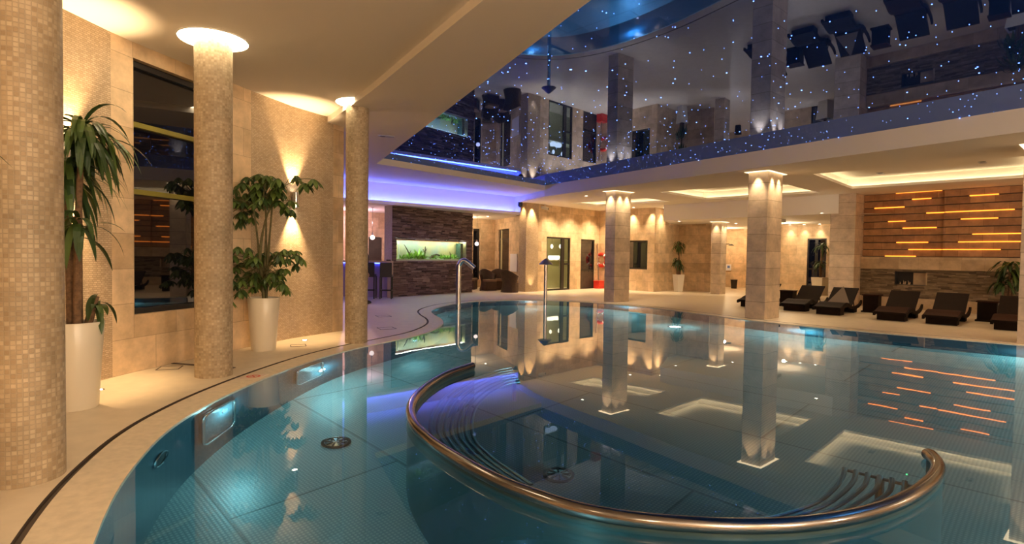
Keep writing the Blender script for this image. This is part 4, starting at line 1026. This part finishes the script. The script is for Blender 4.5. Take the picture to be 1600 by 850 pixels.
# passage signs and shower head
t_ = on_line(1139,(9.2,30.3),(13.5,27.3)); 
for (zc,ww,hh,mt,nm,lab,cat) in ((1.0,.25,.32,'sign','passage_sign','small white sign on the wall at the end of the passage','sign'),):
    o = thing(nm, lab, cat, (t_[0]-.02,t_[1]-.05,zc), math.atan2(-3,4.3)); mb = MB(); mb.box((0,0,0),(ww,.02,hh)); mb.build('board', M[mt], o)
    mb = MB(); mb.box((0,-.012,.03),(ww*.5,.006,hh*.4)); mb.build('print', plain('blue_print',(.12,.2,.5),.5), o)
c = Vector((PC[3][3].x+.0,PC[3][3].y+.0,2.02))
o = thing('shower_head', 'dark shower head sticking out of the passage pillar', 'shower', c, -.4)
mb = MB(); mb.tube([(-.02,0,.03),(.12,0,.03)], .018, 8); mb.build('arm', M['black'], o, True)
mb = MB(); mb.lathe([(0,.03),(.05,.02),(.11,-.02),(.11,-.035),(0,-.035)], (.18,0,0), n=18); mb.build('rose', M['black'], o, True)
o = thing('waste_bin', 'small dark bin standing at the end of the passage', 'bin', (*on_line(1148,(9.4,28.6),(12,26.5)),0)); mb = MB(); mb.lathe([(0,0),(.13,0),(.16,.42),(.15,.42),(.12,.02)], n=18); mb.build('bin_body', M['black'], o, True)
mb = MB(); mb.lathe([(.14,.4),(.17,.41),(.17,.43),(.14,.43)], n=18); mb.build('rim', M['black'], o, True)
# ---- loungers and side tables
def make_lounger(label, seat_mat, loc, rz):
    t = thing('sun_lounger', label, 'sun lounger', loc, rz, 'wicker sun loungers by the pool')
    W = .68
    def slab(prof, th, w0, w1, mat, name):
        mb = MB(); top = [Vector((x,0,z)) for x,z in prof]; top = catmull(top, 4)
        rows = []
        for dz in (0,-th):
            pass
        n = len(top); L_ = [0]
        for a,b in zip(top,top[1:]): L_.append(L_[-1]+(b-a).length)
        ring = lambda y: [(p.x,y,p.z) for p in top]+[(p.x,y,p.z-th) for p in reversed(top)]
        mb.grid([ring(w0), ring(w1)], True, uvs=lambda i, j: (j*(w1-w0), L_[min(i,n-1)] if i < n else L_[max(0,2*n-1-i)]))
        for y in (w0,w1):
            for i in range(n-1): mb.face([(top[i].x,y,top[i].z),(top[i+1].x,y,top[i+1].z),(top[i+1].x,y,top[i+1].z-th),(top[i].x,y,top[i].z-th)], [(L_[i],0),(L_[i+1],0),(L_[i+1],th),(L_[i],th)])
        return mb.build(name, M[mat], t)
    slab([(-.10,.215),(.12,.25),(.40,.315),(.62,.30),(.82,.235),(.98,.22)], .045, .0+.02, W-.02, seat_mat, 'seat')
    bk = slab([(.96,.23),(1.12,.33),(1.34,.49),(1.54,.63),(1.62,.675)], .04, .02, W-.02, 'wicker_blk', 'backrest')
    for y0,y1 in ((.0,.05),(W-.05,W)):
        slab([(-.12,.20),(.12,.235),(.40,.295),(.62,.28),(.85,.215),(1.15,.19),(1.5,.20),(1.75,.25),(1.9,.33)], .08, y0, y1, 'wicker_blk', 'side_rail')
    for x,z in ((.22,.17),(1.45,.11)):
        mb = MB(); mb.box((x,W/2,z/2+.01),(.34 if x < 1 else .3,W-.10,z+.02)); mb.build('leg', M['wicker_blk'], t)
    mb = MB(); mb.tube([(1.34,.10,.45),(1.5,.10,.15)], .014, 6); mb.build('back_stay', M['black'], bk); mb = MB(); mb.tube([(1.34,W-.10,.45),(1.5,W-.10,.15)], .014, 6); mb.build('back_stay', M['black'], bk)
    return t
# base-front-left corner, placed from the picture; width runs along U, length along V
rzL = math.atan2(.70,.71)
def lounger_loc(px, py): p = at(px,py,0); q = Vector((p.x,p.y))+U*.0-V*.05; return (q.x,q.y,0)
# local +y is to the left of the length; shift so that y=W is the left side
def place(px, py):
    p = at(px,py,0); q = Vector((p.x,p.y))-V*.05+U*.68-U*.05; return (q.x,q.y,0)
lg = make_lounger('brown wicker lounger, second from the right, fully in view', 'wicker_red', place(1446,505.4), rzL)
dup(lg, place(1369.6,499.3), rzL, 'brown wicker lounger in front of the fireplace, right of a side table')
dup(lg, place(1552.5,514.5), rzL, 'brown wicker lounger cut off by the right edge of the picture')
l3 = make_lounger('dark wicker lounger with a pale towel on its back, left of the side table', 'wicker_blk', place(1275,490.3), rzL)
dup(l3, place(1224,484.5), rzL, 'dark wicker lounger just right of the large pillar')
dup(l3, place(1157,478.5), rzL, 'dark wicker lounger mostly hidden behind the large pillar')
tw = thing('towel', 'pale grey towel folded to a triangle on the back of a dark lounger', 'towel', l3.location, rzL)
mb = MB(); P3 = lambda x, y: (x, y, .23+(x-.96)*.70+.022)
A_, B_, C_ = Vector(P3(.98,.62)), Vector(P3(1.60,.40)), Vector(P3(.98,.08)); nn_ = Vector((-.66,0,.75))*.02
mb.face([A_+nn_,B_+nn_,C_+nn_]); mb.face([A_,B_,C_]); 
for a,b in ((A_,B_),(B_,C_),(C_,A_)): mb.face([a,b,b+nn_,a+nn_])
mb.build('towel_body', M['towel'], tw)
def side_table(loc, label, w=.44, h=.5):
    t = thing('side_table', label, 'side table', loc, rzL, 'wicker side tables between the loungers')
    mb = MB(); mb.prism([(-w*.42,-w*.42),(w*.42,-w*.42),(w*.42,w*.42),(-w*.42,w*.42)], .04, h-.03); mb.build('body', M['wicker_blk'], t)
    mb = MB(); mb.box((0,0,.02),(w,w,.04)); mb.build('plinth', M['wicker_blk'], t)
    mb = MB(); mb.box((0,0,h-.015),(w*.96,w*.96,.03)); mb.build('table_top', M['wicker_red'], t)
    return t
p = at(1361,488.5,0); s1_ = side_table((p.x+.11,p.y+.25-.11,0), 'dark wicker side table to the right of the lounger with the towel')
p = at(1543,503.5,0); dup(s1_, (p.x+.18,p.y+.22,0), rzL, 'dark wicker side table left of the lounger at the right edge')
dup(s1_, (8.59,17.46,0), rzL, 'dark wicker side table beside the large pillar')
# ---- person at the bar, mostly behind the slim column
def person(loc, rz):
    t = thing('person', 'person in dark clothes and shoes standing at the bar, mostly behind the slim column', 'person', loc, rz)
    J = [(0,0,.95,.15),(0,0,1.12,.13),(0,0,1.3,.155),(0,0,1.44,.10),(0,0,1.51,.055),
         (0,.1,.88,.095),(.02,.11,.48,.062),(-.02,.12,.09,.045),(.02,.12,.045,.042),(.15,.13,.03,.035),
         (0,-.1,.88,.095),(.03,-.11,.48,.062),(0,-.12,.09,.045),(.04,-.12,.045,.042),(.17,-.13,.03,.035),
         (0,.19,1.40,.06),(.0,.24,1.13,.045),(.03,.235,.90,.034),(0,-.19,1.40,.06),(.0,-.24,1.13,.045),(.03,-.235,.90,.034)]
    Ed = [(0,1),(1,2),(2,3),(3,4),(0,5),(5,6),(6,7),(7,8),(8,9),(0,10),(10,11),(11,12),(12,13),(13,14),(3,15),(15,16),(16,17),(3,18),(18,19),(19,20)]
    def skin(name, J, Ed, mat, par, lv=2):
        me = bpy.data.meshes.new(name); me.from_pydata([j[:3] for j in J], Ed, []); o = bpy.data.objects.new(name, me); COL.objects.link(o); o.parent = par
        md = o.modifiers.new('skin','SKIN'); md.use_smooth_shade = True; sb = o.modifiers.new('sub','SUBSURF'); sb.levels = lv; sb.render_levels = lv
        for k, j in enumerate(J): me.skin_vertices[0].data[k].radius = (j[3], j[3]*1.0); 
        me.skin_vertices[0].data[0].use_root = True; me.materials.append(mat); return o
    skin('body', J, Ed, M['cloth'], t)
    mb = MB(); rows = []
    for k in range(13):
        th = PI*k/12; z = math.cos(th); r = math.sin(th)
        rows.append([(.095*r*math.cos(a_)*(1+.08*(math.cos(a_) > .8)*(abs(z+.1) < .25)), .075*r*math.sin(a_)*(1-.12*(z < -.4)), .118*z+1.63) for a_ in [2*PI*i/20 for i in range(20)]])
    mb.grid(rows, True); mb.sphere((.098,0,1.61), .016, 8, 6, (1,1,1.5))
    for sy in (-1,1): mb.sphere((0,sy*.076,1.62), .022, 8, 6, (.8,.4,1.3))
    mb.tube([(0,0,1.47),(.01,0,1.56)], .05, 12); mb.build('head', M['skin'], t, True)
    mb = MB(); mb.sphere((-.015,0,1.655), .105, 16, 10, (.98,.82,1.0)); mb.v = [(v[0],v[1],max(v[2],1.63 if v[0] > -.02 else 1.56)) for v in mb.v]; mb.build('hair', M['hair'], t, True)
    for sy in (-1,1):
        HJ = [(.03,sy*.235,.90,.028),(.035,sy*.235,.845,.03)]; HE = [(0,1)]
        for f_ in range(4):
            x_ = .035-.026+.017*f_; n_ = len(HJ); HJ += [(x_,sy*.235,.805,.011),(x_+.004,sy*.23,.770+.005*abs(f_-1.5),.009),(x_+.008,sy*.22,.742+.006*abs(f_-1.5),.008)]; HE += [(1,n_),(n_,n_+1),(n_+1,n_+2)]
        n_ = len(HJ); HJ += [(.075,sy*.225,.835,.012),(.09,sy*.215,.805,.01)]; HE += [(1,n_),(n_,n_+1)]
        skin('hand', HJ, HE, M['skin'], t, 1)
    for k, (x,y) in enumerate(((.06,.125),(.09,-.125))):
        mb = MB(); mb.sphere((x,y,.045), .13, 14, 8, (1,.42,.42)); mb.v = [(v[0],v[1],max(.002,v[2])) for v in mb.v]; mb.build('shoe', M['leather'], t, True)
    return t
person((-4.24,16.1,0), -.1)
# ---- small ceiling and floor fittings
def downlight(x, y, z, lab, W=0, ang=70, tgt=None, mat='e_lens', r=.05, col=WARM2):
    t = thing('downlight', lab, 'ceiling light', (x,y,z), 0, 'small round ceiling lights')
    mb = MB(); mb.lathe([(r,-.003),(r*1.5,-.004),(r*1.5,-.012),(r,-.012),(r,-.003)], n=20); tr_ = mb.build('trim_ring', M['white'], t)
    mb = MB(); mb.disc((0,0,-.004), r, N=(0,0,-1)); mb.build('lens', M[mat], t)
    if W: spot((x,y,z-.03), tgt or (x,y,0), W, ang, col, .9)
for px,py,z,lab,W in ((990,324,ZR,'small ceiling light above the dark square window',24),(1038,324.5,ZR,'small ceiling light at the corner of the alcove bulkhead',24),(1061,345.5,ZALC-.06,'small ceiling light above the far white planter',20),(1284,332.5,ZALC-.06,'small ceiling light at the lounger end of the bulkhead',14),(762,338,ZBAR,'small ceiling light in the bar ceiling right of the slate wall',30),(1150,349,ZALC-.06,'small ceiling light at the mouth of the passage',20),(916,306,ZR,'unlit small ceiling light left of the middle pillar',0)):
    p = at(px,py,z); downlight(p.x,p.y,z,lab,W)
for px,lab in ((1180,'ceiling light by the alcove back wall, hidden behind the large pillar'),(1235,'left of the three ceiling lights washing the alcove back wall'),(1257,'middle of the three ceiling lights washing the alcove back wall'),(1281,'right of the three ceiling lights washing the alcove back wall')):
    s_ = along((10.72,25.75),(15.4,21.0),px); q = PA(s_,-.16); downlight(q[0],q[1],ZALC-.06,lab,26,75,(*PA(s_,-.05),0))
for s_, W in ((.9,95),(1.9,95),(2.9,95)):
    q = PW(s_,-.18); spot((q[0],q[1],ZR-.03), (*PW(s_,-.08),0), W, 75, WARM2, 1)
for s_ in (.5,1.5):
    q = PRc(s_,-.18); spot((q[0],q[1],ZR-.03), (*PRc(s_,-.08),0), 70, 75, WARM2, 1)
spot((.84,22.58,ZR-.03), (.82,22.68,0), 150, 62, WARM, .8); spot((.36,22.55,ZR-.03), (.40,22.62,0), 60, 60, WARM, 1); spot((.84,22.55,.04), (.82,22.7,3), 25, 70, WARM, 1)
for s_ in (.8,2.2,3.6): q = PD(s_,-.85); spot((q[0],q[1],ZR-.03), (*PD(s_,-.2),0), 150, 110, WARM2, 1)
def twin(px, py, z, lab, rz):
    p = at(px,py,z); t = thing('twin_spot', lab, 'ceiling light', (p.x,p.y,z), rz, 'twin recessed ceiling spots')
    mb = MB(); mb.box((0,0,-.006),(.30,.15,.012)); mb.build('frame', M['signgrey'], t)
    for sx in (-1,1): mb = MB(); mb.lathe([(.055,-.013),(.05,-.016),(0,-.014)], (sx*.07,0,0), n=16); mb.build('lamp', M['black' if sx < 0 else 'signgrey'], t)
twin(603.5,212.5,ZB,'twin recessed ceiling spot right of the slim column', .2)
for px,py,lab in ((1376,270.5,'left of the two unlit ceiling spots above the lounger cove'),(1535,253.5,'right of the two unlit ceiling spots above the lounger cove')):
    p = at(px,py,ZR+.30); twin(px,py,ZR+.30,lab,.8)
p = at(1434,254,ZR+.3); t = thing('smoke_detector','small ceiling detector with a green light in the lounger cove','detector',(p.x,p.y,ZR+.30))
mb = MB(); mb.lathe([(.06,0),(.055,-.03),(.02,-.04),(0,-.04)], n=18); mb.build('housing', M['white'], t, True)
mb = MB(); mb.sphere((0,0,-.042), .02, 8, 6); mb.build('indicator', M['e_green'], t)
def floor_light(px, py, lab):
    p = at(px,py,0); t = thing('floor_light', lab, 'floor light', (p.x,p.y,0), 0, 'small lights in the floor')
    mb = MB(); mb.lathe([(.035,.001),(.05,.004),(.055,.0)], n=18); rg_ = mb.build('ring', M['steel'], t)
    mb = MB(); mb.disc((0,0,.003), .034); mb.build('lens', M['e_cool'], t)
floor_light(154,609,'small white floor light beside the palm planter'); floor_light(476,531.5,'small white floor light right of the umbrella tree planter')
def hatch(px, py, w, d, rz, lab):
    p = at(px,py,0); t = thing('floor_hatch', lab, 'floor hatch', (p.x,p.y,0), rz, 'small flush hatches in the floor')
    mb = MB()
    for sx in (-1,1): mb.box((sx*w/2,0,.002),(.012,d,.004)); mb.box((0,sx*d/2,.002),(w,.012,.004))
    mb.build('frame', M['groove'], t)
    mb = MB(); mb.box((0,0,.001),(w-.02,d-.02,.002)); mb.build('cover', M['floor'], t)
hatch(265,575,.24,.22,.3,'square floor hatch left of the second column'); hatch(466,540,.22,.2,.4,'square floor hatch right of the umbrella tree planter')
hatch(604,513,.3,.3,.5,'floor hatch on the deck between the slim column and the pool bend'); hatch(599,494,.3,.3,.5,'floor hatch on the deck in front of the bar stools')
# red no-diving mark on the coping
p = at(396,588.5,0); t = thing('no_diving_sign','red no diving sign plate set on the pool coping','sign',(p.x,p.y,0),math.radians(80))
mb = MB(); mb.box((0,0,.002),(.30,.19,.004)); mb.build('plate', plain('pale_plate',(.70,.56,.44),.4), t)
mb = MB(); mb.lathe([(.055,.005),(.078,.005)], n=24); mb.box((0,0,.0052),(.13,.016,.001), .8); mb.build('prohibition_ring', M['red'], t)
mb = MB(); mb.box((-.012,.012,.0046),(.07,.016,.001), -.5); mb.sphere((.03,-.012,.0046), .012, 8, 4, (1,1,.05)); mb.build('diver_symbol', M['red'], t)
# air outlet box hung under the alcove ceiling
p = at(1248,344,ZALC-.2); t = thing('air_outlet','flat pale air outlet box under the alcove ceiling','air outlet',(9.6,21.3,ZALC-.17),-.78)
mb = MB(); mb.box((0,0,.055),(1.1,.7,.11)); mb.build('box_body', M['ceil'], t)
mb = MB(); mb.box((0,0,-.003),(.9,.5,.006)); mb.build('grille', M['signgrey'], t)
# ---- room ends behind the camera
mb = MB(); quad(mb, (-5.3,-4.9), (17,-4.9), 0, ZP, 0, 22); struct('wall_back', mb, M['trav'])
mb = MB(); quad(mb, (16.9,-4.9), (16.9,30), 0, ZP, 0, 35); struct('wall_right_end', mb, M['trav'])
mb = MB(); mb.poly([(3.6,-5),(3.6,-1.3),(2.95,.1),(10.9,5.0),(13.2,1.5),(17,1.5),(17,-5)], ZB, flip=True); struct('ceiling_rear', mb, M['ceil'])
for (x,y,z,W) in ((5.5,-2.5,ZB,110),(11,-2,ZB,110),(0,-3,ZB,90),(14.5,5,ZB-.3,80),(13.5,9.0,ZR,25)):  # wide fill spots added out of frame, without fixtures
    spot((x,y,z-.05), (x,y,0), W*2, 150, WARM2, .6, .12)
for (x,y,z,W) in ((3.2,-3.2,2.5,360),(6.5,-2.5,2.5,320),(10.5,-1.5,2.5,220),(14.5,4,2.4,110)):  # added out-of-frame fill lights that lift the ceilings and walls
    point((x,y,z), W, (1,.80,.58), .12)
# fill spots added over the seen zones, no fixtures built for them
for (x,y,z,W) in ((10.6,14.3,ZR,16),(9.0,16.9,ZR,24),(7.0,20.0,ZR,20),(4.2,20.9,ZR,20),(9.3,12.0,ZR,18),(-5.5,15.2,ZB,12),(-3.2,13.0,ZB,10)):
    spot((x,y,z-.04), (x,y,0), W*1.8, 130, WARM2, .9, .08)
point((-5.8,20.6,2.6), 40, (1,.62,.8)); point((-2.0,24.0,2.7), 34, WARM2); point((11.2,23.0,2.7), 34, WARM2); point((10.5,27.6,2.6), 36, WARM2)  # added fill in bar, cafe corner, alcove and passage, no fixtures
# ------------------------------------------------------------------ world, camera, view
w = bpy.data.worlds.new('night'); S.world = w; w.use_nodes = True
w.node_tree.nodes['Background'].inputs[0].default_value = (.004,.006,.014,1)
cam = bpy.data.cameras.new('camera'); co = bpy.data.objects.new('camera', cam); COL.objects.link(co)
c, s_ = math.cos(ROLL), math.sin(ROLL); cp, sp = math.cos(PITCH), math.sin(PITCH)
R_ = Vector((c, -s_*sp, s_*cp)); U_ = Vector((-s_, -c*sp, c*cp)); D_ = Vector((0, cp, sp))
co.matrix_world = Matrix(((R_.x,U_.x,-D_.x,0),(R_.y,U_.y,-D_.y,0),(R_.z,U_.z,-D_.z,HC),(0,0,0,1)))
cam.sensor_width = 36; cam.lens = F/1600*36; cam.clip_start = .05; cam.clip_end = 200
S.camera = co
vs = S.view_settings; vs.view_transform = 'Standard'; vs.look = 'None'; vs.gamma = 1; vs.exposure = 1.2; vs.use_curve_mapping = False
cy = S.cycles
cy.use_denoising = True; cy.max_bounces = 8; cy.diffuse_bounces = 4; cy.glossy_bounces = 5; cy.transmission_bounces = 5; cy.transparent_max_bounces = 8
cy.caustics_reflective = False; cy.caustics_refractive = False; cy.sample_clamp_indirect = 4; cy.sample_clamp_direct = 0; cy.use_light_tree = True
